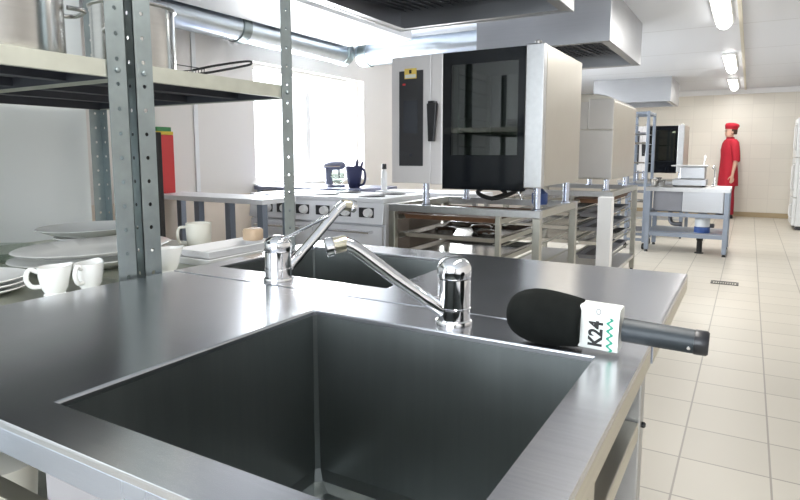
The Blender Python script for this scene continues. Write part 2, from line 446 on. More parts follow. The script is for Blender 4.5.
# ------------------------------------------------------------------ sink tables in the foreground
ZT = .87
def sink_table(x0, x1, y0, y1, s, label, inset=.0, side=False):
    sx0, sx1, sy0, sy1 = s
    t = thing('sink_table', label, 'sink table', ((x0+x1)/2, (y0+y1)/2, 0), 'steel sink tables standing back to back')
    # top: a plate with a hole, and a folded skirt under its edge
    b = MB()
    def ring(z): return [(x0,y0,z),(x1,y0,z),(x1,y1,z),(x0,y1,z)]
    def hole(z, g=0): return [(sx0-g,sy0-g,z),(sx1+g,sy0-g,z),(sx1+g,sy1+g,z),(sx0-g,sy1+g,z)]
    b.rings([ring(ZT-.010), ring(ZT), hole(ZT), hole(ZT-.012)], False, False)
    b.build('worktop', M['top'], t, bevel=.0035, merge=True)
    g = .0003
    MB().box(x0+g, x1-g, y0+g, y0+.004, ZT-.042, ZT-.0102).build('front_skirt', M['rim'], t, bevel=.001)
    MB().box(x0+g, x1-g, y1-.004, y1-g, ZT-.042, ZT-.0102).build('back_skirt', M['rim'], t, bevel=.001)
    MB().box(x1-.004, x1-g, y0+.0042, y1-.0042, ZT-.042, ZT-.0102).build('side_skirt', M['rim_side'], t, bevel=.001)
    MB().box(x0+g, x0+.004, y0+.0042, y1-.0042, ZT-.042, ZT-.0102).build('side_skirt', M['rim'], t, bevel=.001)
    # basin: open box with wall thickness
    d = .36
    b = MB()
    def R(z, g, r=.02):
        a0, a1, c0, c1 = sx0+g, sx1-g, sy0+g, sy1-g
        return [(a0+r,c0,z),(a1-r,c0,z),(a1,c0+r,z),(a1,c1-r,z),(a1-r,c1,z),(a0+r,c1,z),(a0,c1-r,z),(a0,c0+r,z)]
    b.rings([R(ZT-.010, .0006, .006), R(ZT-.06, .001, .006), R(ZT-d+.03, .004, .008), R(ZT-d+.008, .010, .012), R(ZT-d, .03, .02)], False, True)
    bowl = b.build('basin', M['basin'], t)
    mx, my = (sx0+sx1)/2, (sy0+sy1)/2
    MB().lathe([(.045, .001), (.043, .004), (.034, .003), (.030, -.004)], (mx, my, ZT-d), seg=24).build('drain', M['chrome'], bowl, smooth=30)
    g = .012
    b = MB().rings([[(sx0-g,sy0-g,z),(sx1+g,sy0-g,z),(sx1+g,sy1+g,z),(sx0-g,sy1+g,z)] for z in (ZT-d-.02, ZT-.045)], True, False)
    b.build('basin_casing', M['basin_out'], t)
    MB().tube([(mx, my, ZT-d-.02), (mx, my, .22), (mx+.02, my, .16), (mx+.10, my, .14), (mx+.16, my, .12), (mx+.16, my, .004)], .024, 14).build('waste_pipe', M['white'], t, smooth=50)
    lw = .038
    xr = x1-.006-inset
    for lx in (x0+.012, xr-lw):
        for ly in (y0+.012+inset*.5, y1-.008-lw-inset*.5):
            L = MB().box(lx, lx+lw, ly, ly+lw, .03, ZT-.044).build('leg', M['frame'], t, bevel=.003)
            MB().lathe([(.016, .0), (.018, .004), (.018, .018), (.012, .031)], (lx+lw/2, ly+lw/2, 0), seg=16).build('foot', M['black'], L, smooth=30)
    def rails(z0, z1, mat):
        for ly in (y0+.02+inset*.5, y1-.045-inset*.5):
            bx('rail', mat, t, x0+.055, xr-lw-.002, ly, ly+.028, z0, z1)
        for lx in (x0+.016, xr-.032):
            bx('rail', mat, t, lx, lx+.030, y0+.055+inset*.5, y1-.048-inset*.5, z0, z1)
    rails(.715, .745, M['rim_side'])
    rails(.16, .19, M['frame'])
    if side:
        # closed panel at the front end of the right side, with its upright and a slot
        ya, yb = y0+.055, y0+.285
        b = MB(); xs0, xs1 = xr-.024, xr-.018
        b.box(xs0, xs1, ya, yb-.05, .20, ZT-.046); b.box(xs0, xs1, yb-.02, yb, .20, ZT-.046)
        b.box(xs0, xs1, yb-.05, yb-.02, .20, .55); b.box(xs0, xs1, yb-.05, yb-.02, ZT-.07, ZT-.046)
        b.build('side_panel', M['rim_side'], t)
        bx('upright', M['rim_side'], t, xr-.016, xr-.001, yb+.002, yb+.036, .195, ZT-.046)
        MB().lathe([(.005, 0), (.005, .004), (.003, .006)], (xr+.0005, y1-.030, .735), axis='x', seg=14).build('bolt', M['black'], t, smooth=40)
    return t
sink_table(-1.318, -.123, .341, 1.045, (-.735, -.188, .402, .920),
           'nearest brushed steel table with the large dark square sink in the foreground', 0, True)
sink_table(-1.318, -.121, 1.053, 1.694, (-1.258, -.715, 1.157, 1.575),
           'farther brushed steel sink table behind the seam, with the smaller dark sink', .13)

# ------------------------------------------------------------------ faucets
def smooth_path(pts, n=8):
    P = [Vector(p) for p in pts]; out = []
    Q = [2*P[0]-P[1]] + P + [2*P[-1]-P[-2]]
    for i in range(1, len(Q)-2):
        for k in range(n):
            u = k / n; a, b_, c, d = Q[i-1], Q[i], Q[i+1], Q[i+2]
            out.append(.5*((2*b_) + (c-a)*u + (2*a-5*b_+4*c-d)*u*u + (3*b_-a-3*c+d)*u**3))
    out.append(P[-1]); return out
def faucet(c, tip, lever, label, r=.030, h=.118, slim=.0140, arch=.0):
    t = thing('faucet', label, 'faucet', (c[0], c[1], ZT), 'chrome mixer taps on the sink tables')
    z = ZT
    MB().lathe([(r+.004, .0005), (r+.004, .004), (r+.003, .007), (r+.0005, .009)], (c[0], c[1], z), seg=36).build('base_ring', M['chrome'], t, smooth=30)
    MB().lathe([(r, .008), (r, .028), (r+.0012, .029), (r+.0012, .031), (r, .032), (r, h-.034)], (c[0], c[1], z), seg=36).build('body', M['chrome'], t, smooth=30)
    MB().lathe([(r-.002, h-.034), (r+.001, h-.031), (r+.001, h-.012), (r-.004, h-.003), (r*.62, h+.003), (r*.25, h+.006), (.0005, h+.0065)], (c[0], c[1], z), seg=36).build('cap', M['chrome'], t, smooth=50)
    d = Vector((tip[0]-c[0], tip[1]-c[1], 0)); L = d.length; d.normalize()
    p0 = Vector((c[0], c[1], z+.022)) + d*(r*.6)
    p3 = Vector(tip)
    pm = p0.lerp(p3, .5) + Vector((0, 0, arch))
    pn = p0.lerp(p3, .88) + Vector((0, 0, .004 + arch*.4))
    path = smooth_path([p0, p0.lerp(p3, .25)+Vector((0,0,arch*.5)), pm, pn, p3], 6)
    MB().tube(path, [slim*1.15]*6 + [slim]*(len(path)-6), 16, flat=.85).build('spout', M['chrome'], t, smooth=60)
    e = (d + Vector((0, 0, -.22))).normalized()
    MB().tube([p3 - e*.004, p3 + e*.001, p3 + e*.019], [slim*.9, .0145, .0145], 24).build('spout_end', M['chrome_old'], t, smooth=40)
    MB().tube([p3 + e*.0192, p3 + e*.0215, p3 + e*.033, p3 + e*.0345], [.0145, .0165, .0165, .0145], 24).build('nozzle', M['chrome'], t, smooth=40)
    lv = Vector(lever)
    q0 = Vector((c[0], c[1], z+h-.010)); 
    dl = (lv - q0)
    path = [q0 + dl*k for k in (.06, .25, .5, .75, .95, 1.0)]
    MB().tube(path, [.012, .010, .008, .0075, .008, .005], 12, flat=.5).build('lever', M['chrome'], t, smooth=60)
    return t
faucet((-.455, .978), (-.600, .838, 1.026), (-.497, 1.085, .975), 'chrome mixer tap with a round nozzle whose spout slopes up over the near sink')
faucet((-.994, 1.105), (-.915, 1.275, 1.048), (-.835, 1.105, 1.038), 'chrome mixer tap beside the far sink, with a long slim raised lever', r=.033, h=.105)

# ------------------------------------------------------------------ microphone
def microphone():
    t = thing('microphone', 'black handheld microphone with foam cover lying across the corner of the near sink table', 'microphone', (-.19, .957, ZT))
    A, B = Vector((-.338, .945, .9165)), Vector((-.035, .945, .9075))
    d = (B - A).normalized()
    rot = Vector((1, 0, 0)).rotation_difference(d).to_matrix()
    def P(x, y, z): return A + rot @ Vector((x, y, z))
    def lathe(prof, seg=32):
        b = MB(); b.rings([[P(x, max(r,1e-4)*math.cos(2*PI*k/seg), max(r,1e-4)*math.sin(2*PI*k/seg)) for k in range(seg)] for x, r in prof]); return b
    lathe([(0, .004), (.0015, .016), (.006, .0255), (.014, .0335), (.026, .0398), (.042, .0440), (.058, .0452), (.075, .0445), (.095, .0425), (.110, .0405), (.121, .0385), (.125, .034)]).build('foam_windscreen', M['foam'], t, smooth=60)
    fx0, fx1, hh, hy = .122, .182, .0345, .0205
    c = .006
    def sq(x, s):
        k = []
        for cx, cy, a0 in ((hy-c, hh-c, 0), (-hy+c, hh-c, 90), (-hy+c, -hh+c, 180), (hy-c, -hh+c, 270)):
            for a in (0, 45, 90):
                k.append(P(x, (cx + c*math.cos(math.radians(a0+a)))*s, (cy + c*math.sin(math.radians(a0+a)))*s))
        return k
    fl = MB().rings([sq(fx0+.002, .5), sq(fx0, .98), sq(fx0+.002, 1), sq(fx1-.002, 1), sq(fx1, .98), sq(fx1-.002, .5)]).build('station_cube', M['flagw'], t, smooth=30)
    # printing on the faces of the cube: letters run upwards
    wl = world_loc(fl)
    def text(body, size, px, pz, mat, bold=.0, faceup=False):
        cu = bpy.data.curves.new('t', 'FONT'); cu.body = body; cu.size = size; cu.extrude = .0003; cu.offset = bold
        tmp = bpy.data.objects.new('t', cu); COL.objects.link(tmp)
        bpy.context.view_layer.update()
        me = bpy.data.meshes.new_from_object(tmp.evaluated_get(bpy.context.evaluated_depsgraph_get()))
        bpy.data.objects.remove(tmp); bpy.data.curves.remove(cu)
        for v in me.vertices:
            u, w, e = v.co
            q = P(px - w, -hy - .0002 - e, pz + u*.86) if not faceup else P(px - w, -pz - u, hh + .0002 + e)
            v.co = q - wl
        me.materials.append(mat)
        o = bpy.data.objects.new('lettering', me); COL.objects.link(o); o.parent = fl
        return o
    text('K24', .0285, fx0+.0360, -.0280, M['ink'], .0010)
    def wave(x, z0, z1, r, mat, ph=0, face='f'):
        n = 72; pts = []
        for i in range(n+1):
            u = i / n; z = z0 + (z1-z0)*u
            pts.append((x + .0030*math.sin(2*PI*(u*4.5 + ph)) - .0015*u, z))
        b = MB()
        L = [P(a - r, -hy-.0003, z) for a, z in pts]; R_ = [P(a + r, -hy-.0003, z) for a, z in pts]
        for i in range(n): b.face([L[i], R_[i], R_[i+1], L[i+1]])
        o = b.build('green_wave', mat, fl, recalc=False); return o
    wave(fx0+.0480, -.033, .020, .0022, M['green'])
    wave(fx0+.0530, .016, .034, .0009, M['grey_ink'], .3)
    # small outlined drop emblem near the top of the face
    b = MB(); n = 20
    for i in range(n):
        a0, a1 = 2*PI*i/n, 2*PI*(i+1)/n
        f = lambda a, r: P(fx0+.0290 + r*.75*math.cos(a), -hy-.0003, .0275 + r*math.sin(a))
        b.face([f(a0, .0028), f(a0, .0055), f(a1, .0055), f(a1, .0028)])
    b.build('emblem', M['grey_ink'], fl, recalc=False)
    lathe([(.185, .0180), (.188, .0184), (.240, .0180), (.284, .0176)]).build('handle', M['mic'], t, smooth=40)
    lathe([(.2842, .0180), (.286, .0184), (.300, .0182), (.3030, .0160)]).build('end_cap', M['black'], t, smooth=40)
    sw = MB()
    sw.rings([[P(.278 + .003*math.cos(2*PI*k/10), -.0172, .003*math.sin(2*PI*k/10) - .006) for k in range(10)], [P(.278 + .002*math.cos(2*PI*k/10), -.0185, .002*math.sin(2*PI*k/10) - .006) for k in range(10)]])
    sw.build('switch', M['chrome'], t)
microphone()

# ------------------------------------------------------------------ perforated-post shelving on the left
SX0, SX1 = -2.40, -1.342
def post(t, x, y, dx, dy, z1=2.05, mat='galv'):
    """L-angle: corner at (x,y); flanges run dx along x and dy along y"""
    b = MB()
    sx, sy = (1 if dx > 0 else -1), (1 if dy > 0 else -1)
    b.strip((x, y, .0), (0, 0, 1), (0, sy, 0), (-1 if sx < 0 else 1, 0, 0), z1, abs(dy), .06, .0055)
    b.strip((x, y, .0), (0, 0, 1), (sx, 0, 0), (0, sy, 0), z1, abs(dx), .06, .0055)
    o = b.build('post', M[mat], t, recalc=False)
    MB().box(min(x, x+dx)-.002, max(x, x+dx)+.002, min(y, y+dy)-.002, max(y, y+dy)+.002, 0, .012).build('foot', M['black'], o)
    return o
def shelf_unit(y0, y1, label, levels):
    t = thing('shelving_unit', label, 'shelving unit', ((SX0+SX1)/2, (y0+y1)/2, 0), 'galvanised perforated-post shelving units')
    w = .052
    post(t, SX1, y0, -.045, w); post(t, SX1, y1, -.045, -w)
    post(t, SX0, y0, .045, w); post(t, SX0, y1, .045, -w)
    for z in levels:
        g = .004
        a0, a1, c0, c1 = SX0+g, SX1-g, y0+g, y1-g
        b = MB()
        b.box(a0, a1, c0, c1, z-.002, z)                                     # deck
        b.box(a1-.0015, a1, c0, c1, z-.040, z-.002); b.box(a0, a0+.0015, c0, c1, z-.040, z-.002)
        b.box(a0+.0015, a1-.0015, c0, c0+.0015, z-.040, z-.002); b.box(a0+.0015, a1-.0015, c1-.0015, c1, z-.040, z-.002)
        b.box(a1-.016, a1-.0015, c0+.002, c1-.002, z-.040, z-.0385)           # returned lip
        s = b.build('shelf', M['galv_warm'], t)
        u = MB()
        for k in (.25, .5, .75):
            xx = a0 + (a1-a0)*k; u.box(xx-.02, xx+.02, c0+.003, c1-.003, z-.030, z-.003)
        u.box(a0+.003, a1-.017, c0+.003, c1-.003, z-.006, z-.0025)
        u.box(a1-.0175, a1-.0165, c0+.003, c1-.003, z-.0395, z-.006); u.box(a0+.003, a0+.004, c0+.003, c1-.003, z-.0395, z-.006)  # dark plates inside the lips paint the shade under the deck
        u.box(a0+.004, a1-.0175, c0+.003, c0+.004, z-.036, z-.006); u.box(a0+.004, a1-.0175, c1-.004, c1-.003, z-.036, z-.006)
        u.build('shelf_underside', M['galv_shade'], s)
        for yy in (y0+w*.5, y1-w*.5, ):
            MB().lathe([(.0075, .0), (.0075, .003), (.004, .005)], (SX1+.0005, yy, z-.022), axis='x', seg=6).build('bolt', M['galv'], s)
    return t
shelf_unit(.02, .962, 'nearer galvanised shelving unit, running out of the left edge of the photo', (1.405, .84, .35))
shelf_unit(.984, 1.583, 'farther galvanised shelving unit whose slim far post stands before the bright window', (1.405, .84, .35))

# pots on the upper shelf
def stock_pot(c, r, h, label, handle_dirs=((1, 0),), dark=False):
    t = thing('stock_pot', label, 'pot', c, 'steel stock pots on the upper shelf')
    MB().lathe([(r*.97, 0), (r, .012), (r, h-.004), (r+.006, h), (r+.006, h+.004), (r-.004, h+.004), (r-.004, .02), (r*.5, .016)], c, seg=48).build('pot_body', M['pot'], t, smooth=40)
    for d in handle_dirs:
        d = Vector((d[0], d[1], 0)).normalized(); w = Vector((-d.y, d.x, 0)); zz = Vector((0, 0, h*.56))
        o = Vector(c) + zz
        pts = smooth_path([o + d*r*.99 + w*.055, o + d*(r+.03) + w*.052, o + d*(r+.045) + w*.03, o + d*(r+.045) - w*.03, o + d*(r+.03) - w*.052, o + d*r*.99 - w*.055], 4)
        MB().tube(pts, .006, 10).build('handle', M['pot'], t, smooth=60)
    return t
stock_pot((-1.60, .775, 1.405), .165, .25, 'large steel stock pot on the upper shelf at the left edge of the photo', ((.3, 1), (-.3, -1)))
stock_pot((-1.60, 1.175, 1.405), .115, .195, 'steel stock pot on the upper shelf just right of the double post', ((.75, -.75), (-.75, .75)))
t = thing('fryer_basket', 'black wire basket with a long looped handle at the far end of the upper shelf', 'basket', (-1.72, 1.41, 1.405))
bk = MB()
for k in range(13):
    a = -.085 + .17*k/12
    bk.tube([(-1.72+a, 1.35, 1.47), (-1.72+a, 1.355, 1.408), (-1.72+a, 1.465, 1.408), (-1.72+a, 1.47, 1.47)], .0012, 5)
for z in (1.408, 1.43, 1.45, 1.47):
    bk.tube([(-1.805, 1.35, z), (-1.635, 1.35, z), (-1.635, 1.47, z), (-1.805, 1.47, z), (-1.805, 1.35, z)], .0016, 5)
bk.build('wire_cage', M['rubber'], t)
MB().tube(smooth_path([(-1.66, 1.47, 1.455), (-1.625, 1.52, 1.468), (-1.58, 1.61, 1.494), (-1.575, 1.635, 1.505), (-1.585, 1.625, 1.512), (-1.64, 1.54, 1.492), (-1.69, 1.47, 1.470)], 6), .0042, 8).build('handle', M['rubber'], t, smooth=60)

# crockery on the middle shelf (z .84)
ZS = .84
def platter(name, c, rx, ry, z, label, group='white platters on the middle shelf', h=.022, mat='white_glossy', rot=0.0):
    b = MB(); prof = [(.50, 0), (.56, .002), (.66, .004), (.98, h), (1.0, h+.002), (.985, h+.004), (.64, .009), (.3, .006), (.0005, .006)]
    seg = 48; R_ = Matrix.Rotation(rot, 3, 'Z')
    b.rings([[Vector(c[:2] + (z,)) + R_ @ Vector((rx*r*math.cos(2*PI*k/seg), ry*r*math.sin(2*PI*k/seg), hh)) for k in range(seg)] for r, hh in prof])
    o = b.build(name, M[mat], None, smooth=50)
    return tag(o, label, 'platter' if name == 'platter' else 'plate', group)
platter('platter', (-1.74, 1.10), .19, .24, ZS, 'big oval white platter lowest of the pile behind the two cups', h=.030)
platter('platter', (-1.74, 1.105), .185, .235, ZS+.034, 'oval white platter second from the bottom of the pile behind the cups', h=.022)
platter('platter', (-2.16, 1.36), .10, .14, ZS, 'round white platter farthest back against the white wall', h=.030)
platter('platter', (-2.15, 1.36), .17, .20, ZS+.034, 'wide white platter raised on another at the back of the shelf', h=.03)
for k in range(3):
    platter('plate', (-1.62, .70), .125, .125, ZS + .012*k, ['white plate at the bottom of the stack at the left edge', 'white plate in the middle of the stack at the left edge', 'white plate on top of the stack at the left edge'][k], 'plates stacked at the left edge', h=.016)
t = tag(MB().lathe([(.06, 0), (.065, .004), (.15, .035), (.155, .037), (.15, .039), (.06, .009), (.0005, .008)], (-2.08, .95, ZS), seg=40).build('glass_dish', M['clear'], None, smooth=50),
        'shallow clear glass dish behind the plates at the left edge', 'dish')
def sauce_cup(c, ang, label):
    t = thing('sauce_boat', label, 'cup', (c[0], c[1], ZS), 'white sauce cups on the shelf edge')
    R_ = Matrix.Rotation(ang, 3, 'Z'); seg = 32
    prof = [(.024, .0), (.026, .004), (.022, .008), (.030, .022), (.034, .045), (.037, .072), (.0345, .072), (.031, .045), (.026, .022), (.0005, .014)]
    rings = []
    for r, h in prof:
        rg = []
        for k in range(seg):
            a = 2*PI*k/seg; sp = max(0, math.cos(a))**6 * (.008 if h > .05 else 0)
            rg.append(Vector((c[0], c[1], ZS)) + R_ @ Vector(((r+sp)*math.cos(a), r*math.sin(a)*.9, h + sp*.6)))
        rings.append(rg)
    MB().rings(rings).build('bowl', M['white_glossy'], t, smooth=60)
    pts = smooth_path([(-.034, 0, .062), (-.052, 0, .070), (-.060, 0, .050), (-.050, 0, .030), (-.030, 0, .026)], 5)
    MB().tube([Vector((c[0], c[1], ZS)) + R_ @ p for p in pts], .0055, 10).build('handle', M['white_glossy'], t, smooth=60)
sauce_cup((-1.432, .800), 1.35, 'white sauce cup nearest the left edge, its loop handle turned to the left')
sauce_cup((-1.405, .872), 2.05, 'white sauce cup nearer the double post, right of its twin on the shelf edge')
# farther unit: mug, small jug, two trays
t = thing('mug', 'plain cream mug standing right of the double post', 'mug', (-1.66, 1.44, ZS))
MB().lathe([(.036, 0), (.040, .004), (.044, .10), (.041, .10), (.037, .008), (.0005, .007)], (-1.66, 1.44, ZS), seg=32).build('mug_body', M['cream'], t, smooth=50)
MB().tube(smooth_path([(-1.70, 1.42, ZS+.085), (-1.725, 1.41, ZS+.08), (-1.73, 1.408, ZS+.05), (-1.723, 1.41, ZS+.025), (-1.70, 1.42, ZS+.02)], 4), .005, 10).build('handle', M['cream'], t, smooth=60)
sauce_cup((-1.43, 1.125), 1.0, 'small white sauce cup just right of the double post')
def tray(x0, x1, y0, y1, z, label):
    b = MB()
    def R(g, zz): return [(x0+g,y0+g,zz),(x1-g,y0+g,zz),(x1-g,y1-g,zz),(x0+g,y1-g,zz)]
    b.rings([R(.02, z), R(.004, z+.022), R(0, z+.023), R(0, z+.026), R(.006, z+.026), R(.024, z+.005)], True, True)
    return tag(b.build('tray', M['white'], None, bevel=.004), label, 'tray', 'white trays on the middle shelf')
tray(-1.555, -1.37, 1.22, 1.56, ZS, 'white shallow tray lying at the bottom of the pair left of the far sink')
tray(-1.545, -1.39, 1.24, 1.55, ZS+.020, 'white shallow tray lying on top of another left of the far sink')
b = MB(); o_ = (-1.46, 1.50, ZS+.047)
b.rings([[(o_[0] + g + .030*math.copysign(abs(math.cos(2*PI*k/24))**.6, math.cos(2*PI*k/24))*q, o_[1] + .03*math.copysign(abs(math.sin(2*PI*k/24))**.6, math.sin(2*PI*k/24))*q, o_[2] + h) for k in range(24)] for h, q, g in ((0, .9, 0), (.004, 1, 0), (.034, 1, 0), (.04, .85, 0))])
tag(b.build('wooden_block', M['wood'], None, smooth=50), 'small rounded tan wooden block standing on the white trays left of the far faucet', 'block')
# lower shelf
t = thing('cream_tub', 'cream tub on the dark lower shelf under the table at the left edge', 'tub', (-1.44, .66, .35))
MB().lathe([(.055, 0), (.06, .003), (.07, .12), (.068, .12), (.058, .006), (.0005, .005)], (-1.44, .66, .35), seg=32).build('tub_body', M['cream'], t, smooth=50)
MB().lathe([(.072, .1202), (.073, .130), (.06, .135), (.0005, .136)], (-1.44, .66, .35), seg=32).build('lid', M['cream'], t, smooth=50)

# ------------------------------------------------------------------ left background: tables by the window wall
def worktable(x0, x1, y0, y1, z, label, mat_top, mat_leg, lw=.04, inset=.02, mids=(), shelf=None, thick=.035, name='worktable', rails=True, back_ends=False):
    t = thing(name, label, 'table', ((x0+x1)/2, (y0+y1)/2, 0), 'steel worktables in the background')
    bx('tabletop', mat_top, t, x0, x1, y0, y1, z-thick, z, bevel=.004)
    xs = [x0+inset, x1-inset-lw] + list(mids)
    for lx in xs:
        for ly in ((y0+inset,) if back_ends and lx in mids else (y0+inset, y1-inset-lw)):
            L = bx('leg', mat_leg, t, lx, lx+lw, ly, ly+lw, .02, z-thick)
            MB().lathe([(.014, 0), (.016, .003), (.016, .02)], (lx+lw/2, ly+lw/2, 0), seg=12).build('foot', M['black'], L)
    if rails:
        for ly in (y0+inset+.005, y1-inset-lw+.005):
            bx('rail', mat_leg, t, x0+inset+lw, x1-inset-lw, ly, ly+.03, z-thick-.05, z-thick-.012)
    if shelf:
        bx('undershelf', mat_top, t, x0+inset+.001, x1-inset-.001, y0+inset+.002, y1-inset-.002, shelf, shelf+.03)
    return t
worktable(-3.95, -2.76, 2.93, 3.27, .88, 'bare steel worktable with dark legs in front of the cream wall panels', M['stove'], M['bluegrey'], .05, .02, mids=(-3.44, -3.13), rails=False, back_ends=True)
worktable(-3.98, -2.80, 4.12, 4.75, .885, 'steel table under the window carrying the mixer', M['mixer'], M['bluegrey'], .04, .02)  # purple-grey top paints the backlit look into the steel
t = thing('storage_case', 'tall narrow red case with a yellow and green strip across its top', 'case', (-3.91, 3.06, .88))
bx('case_body', M['red'], t, -3.97, -3.86, 2.99, 3.14, .88, 1.325, bevel=.004)
bx('yellow_strip', M['yellow'], t, -3.97, -3.86, 2.99, 3.14, 1.326, 1.352, bevel=.003)
bx('green_strip', M['green2'], t, -3.97, -3.87, 3.00, 3.13, 1.353, 1.385, bevel=.003)
t = thing('standing_board', 'black upright board standing between the double post and the red case', 'board', (-2.57, 2.02, 0))
bx('board_panel', M['black'], t, -2.84, -2.585, 2.0, 2.03, .06, 1.29, bevel=.004)
for yy in (-2.81, -2.64):
    bx('foot', M['black'], t, yy, yy+.03, 1.93, 2.10, 0, .06, bevel=.004)

# mixer and jug under the window
def stand_mixer(c):
    x, y, z = c
    t = thing('stand_mixer', 'grey tilt-head stand mixer with a glass bowl in front of the bright window', 'mixer', c)
    b = MB(); b.rings([[(x + g + .095*math.cos(2*PI*k/28)*q, y + .062*math.sin(2*PI*k/28)*q, z + h) for k in range(28)] for h, q, g in ((0, 1, .02), (.012, 1.02, .02), (.022, .95, .02), (.024, .4, .02))])
    b.build('base', M['mixer'], t, smooth=50)
    b = MB(); b.rings([[(x - .052 + g + .030*math.cos(2*PI*k/20)*q, y + .034*math.sin(2*PI*k/20)*q, z + h) for k in range(20)] for h, q, g in ((.018, 1.25, 0), (.05, 1.0, 0), (.11, .9, -.005), (.15, 1.1, 0), (.165, 1.15, 0))])
    b.build('column', M['mixer'], t, smooth=60)
    b = MB(); pr = [(-.105, .010), (-.10, .028), (-.07, .040), (0, .044), (.06, .041), (.10, .034), (.115, .022), (.118, .006)]
    b.rings([[(x + px, y + r*math.cos(2*PI*k/20), z + .193 + r*.95*math.sin(2*PI*k/20)) for k in range(20)] for px, r in pr])
    h = b.build('motor_head', M['mixer'], t, smooth=60)
    MB().box(x-.09, x+.10, y-.0465, y-.040, z+.180, z+.190).build('trim_band', M['chrome'], h)
    MB().cyl((x+.055, y, z+.155), (x+.055, y, z+.075), .013, .008, 14).build('beater_shaft', M['chrome'], t)
    MB().lathe([(.030, .026), (.034, .030), (.058, .06), (.066, .10), (.068, .135), (.0665, .135), (.064, .10), (.056, .062), (.0005, .034)], (x+.05, y, z), seg=28).build('bowl', M['clear'], t, smooth=60)
stand_mixer((-3.235, 4.36, .885))
# ------------------------------------------------------------------ cooking range
def cooking_range(x0, x1, y0, y1):
    t = thing('cooking_range', 'bright steel cooking range with a row of white control knobs', 'stove', ((x0+x1)/2, (y0+y1)/2, 0))
    bx('carcass', M['stove'], t, x0, x1, y0+.03, y1, .10, .84, bevel=.004)
    bx('cooktop', M['stove'], t, x0, x1, y0, y1, .841, .872, bevel=.005)
    p = MB().hexa([(x0, y0-.012, .69), (x1, y0-.012, .69), (x1, y0+.028, .69), (x0, y0+.028, .69)], [(x0, y0+.01, .84), (x1, y0+.01, .84), (x1, y0+.028, .84), (x0, y0+.028, .84)]).build('control_panel', M['stove'], t, bevel=.003)
    for kx in (x1-.115, x1-.31, x1-.50, x1-.69, x1-.88, x1-1.05):
        pl = MB().box(kx-.085, kx+.04, y0-.007, y0-.001, .735, .805).build('knob_plate', M['dark'], p, bevel=.002)
        MB().tube([(kx, y0-.006, .77), (kx, y0-.012, .77), (kx, y0-.040, .772)], [.034, .032, .028], 20).build('knob', M['knob'], p, smooth=40)
    dw = (x1 - x0 - .03) / 2
    for k in range(2):
        a = x0 + .01 + k*(dw+.01)
        d = bx('oven_door', M['stove'], t, a, a+dw, y0-.004, y0+.029, .20, .675, bevel=.004)
        MB().tube([(a+.08, y0-.004, .635), (a+.08, y0-.045, .635), (a+dw-.08, y0-.045, .635), (a+dw-.08, y0-.004, .635)], .011, 10).build('handle', M['chrome'], d, smooth=50)
    for k in range(3):
        for j in range(2):
            cx, cy = x0 + (x1-x0)*(k+.5)/3, y0 + (y1-y0)*(j+.5)/2 + .02
            MB().lathe([(.10, .8722), (.105, .876), (.10, .880), (.0005, .880)], (cx, cy, 0), seg=28).build('hotplate', M['dark'], t, smooth=40)
    for lx in (x0+.05, x1-.09):
        for ly in (y0+.07, y1-.09):
            MB().cyl((lx+.02, ly+.02, 0), (lx+.02, ly+.02, .10), .02, .025, 14).build('leg', M['frame'], t)
    return t
cooking_range(-3.42, -2.17, 3.49, 4.09)
t = thing('range_side_block', 'made-up narrow brown block standing in for the shaded right side of the bright range', 'cabinet', (-2.09, 3.85, 0))  # added block, stands in for the range's side in shade
bx('side_block_body', M['brownpanel'], t, -2.155, -2.025, 3.60, 4.10, .08, .80, bevel=.004)
bx('side_block_top', M['frame'], t, -2.16, -2.02, 3.595, 4.105, .801, .825, bevel=.003)
for xx in (-2.145, -2.065):
    for yy in (3.63, 4.04):
        bx('leg', M['frame'], t, xx, xx+.03, yy, yy+.03, 0, .079)
worktable(-2.74, -1.80, 4.28, 4.60, .87, 'bright steel table under the window, right of the range, mostly behind the oven', M['stove'], M['frame'], .035, .02)  # whitish top paints the window light reflected there

def jug(c):
    x, y, z = c
    t = thing('jug', 'dark blue plastic jug beside the mixer on the window table', 'jug', c)
    MB().lathe([(.045, 0), (.05, .004), (.072, .145), (.078, .19), (.075, .19), (.047, .008), (.0005, .007)], c, seg=28).build('jug_body', M['jug'], t, smooth=50)
    MB().tube(smooth_path([(x+.070, y, z+.165), (x+.10, y, z+.16), (x+.115, y, z+.10), (x+.10, y, z+.04), (x+.055, y, z+.02)], 5), .010, 10).build('handle', M['jug'], t, smooth=60)
    return t
jug((-2.99, 4.33, .885))
def utensil(p0, p1, label):
    t = thing('cooking_spoon', label, 'utensil', p0, 'utensils standing in the blue jug')
    p0, p1 = Vector(p0), Vector(p1)
    MB().tube([p0, p0.lerp(p1, .7)], .005, 8).build('handle', M['jug'], t, smooth=60)
    MB().tube([p0.lerp(p1, .7), p0.lerp(p1, .78), p0.lerp(p1, .9), p1], [.005, .018, .020, .008], 12, flat=.4).build('blade', M['jug'], t, smooth=60)
utensil((-2.995, 4.33, .895), (-2.955, 4.33, 1.13), 'dark utensil standing nearly upright in the blue jug')
utensil((-2.98, 4.34, .895), (-2.905, 4.34, 1.12), 'dark utensil leaning to the right in the blue jug')
t = thing('spray_bottle', 'slim white bottle with a black cap left of the black-doored oven', 'bottle', (-2.70, 4.36, .87))
MB().lathe([(.024, 0), (.026, .004), (.026, .15), (.014, .172), (.012, .18)], (-2.70, 4.36, .87), seg=24).build('bottle_body', M['white'], t, smooth=50)
MB().lathe([(.020, .181), (.021, .185), (.020, .225), (.016, .228)], (-2.70, 4.36, .87), seg=24).build('cap', M['black'], t, smooth=50)

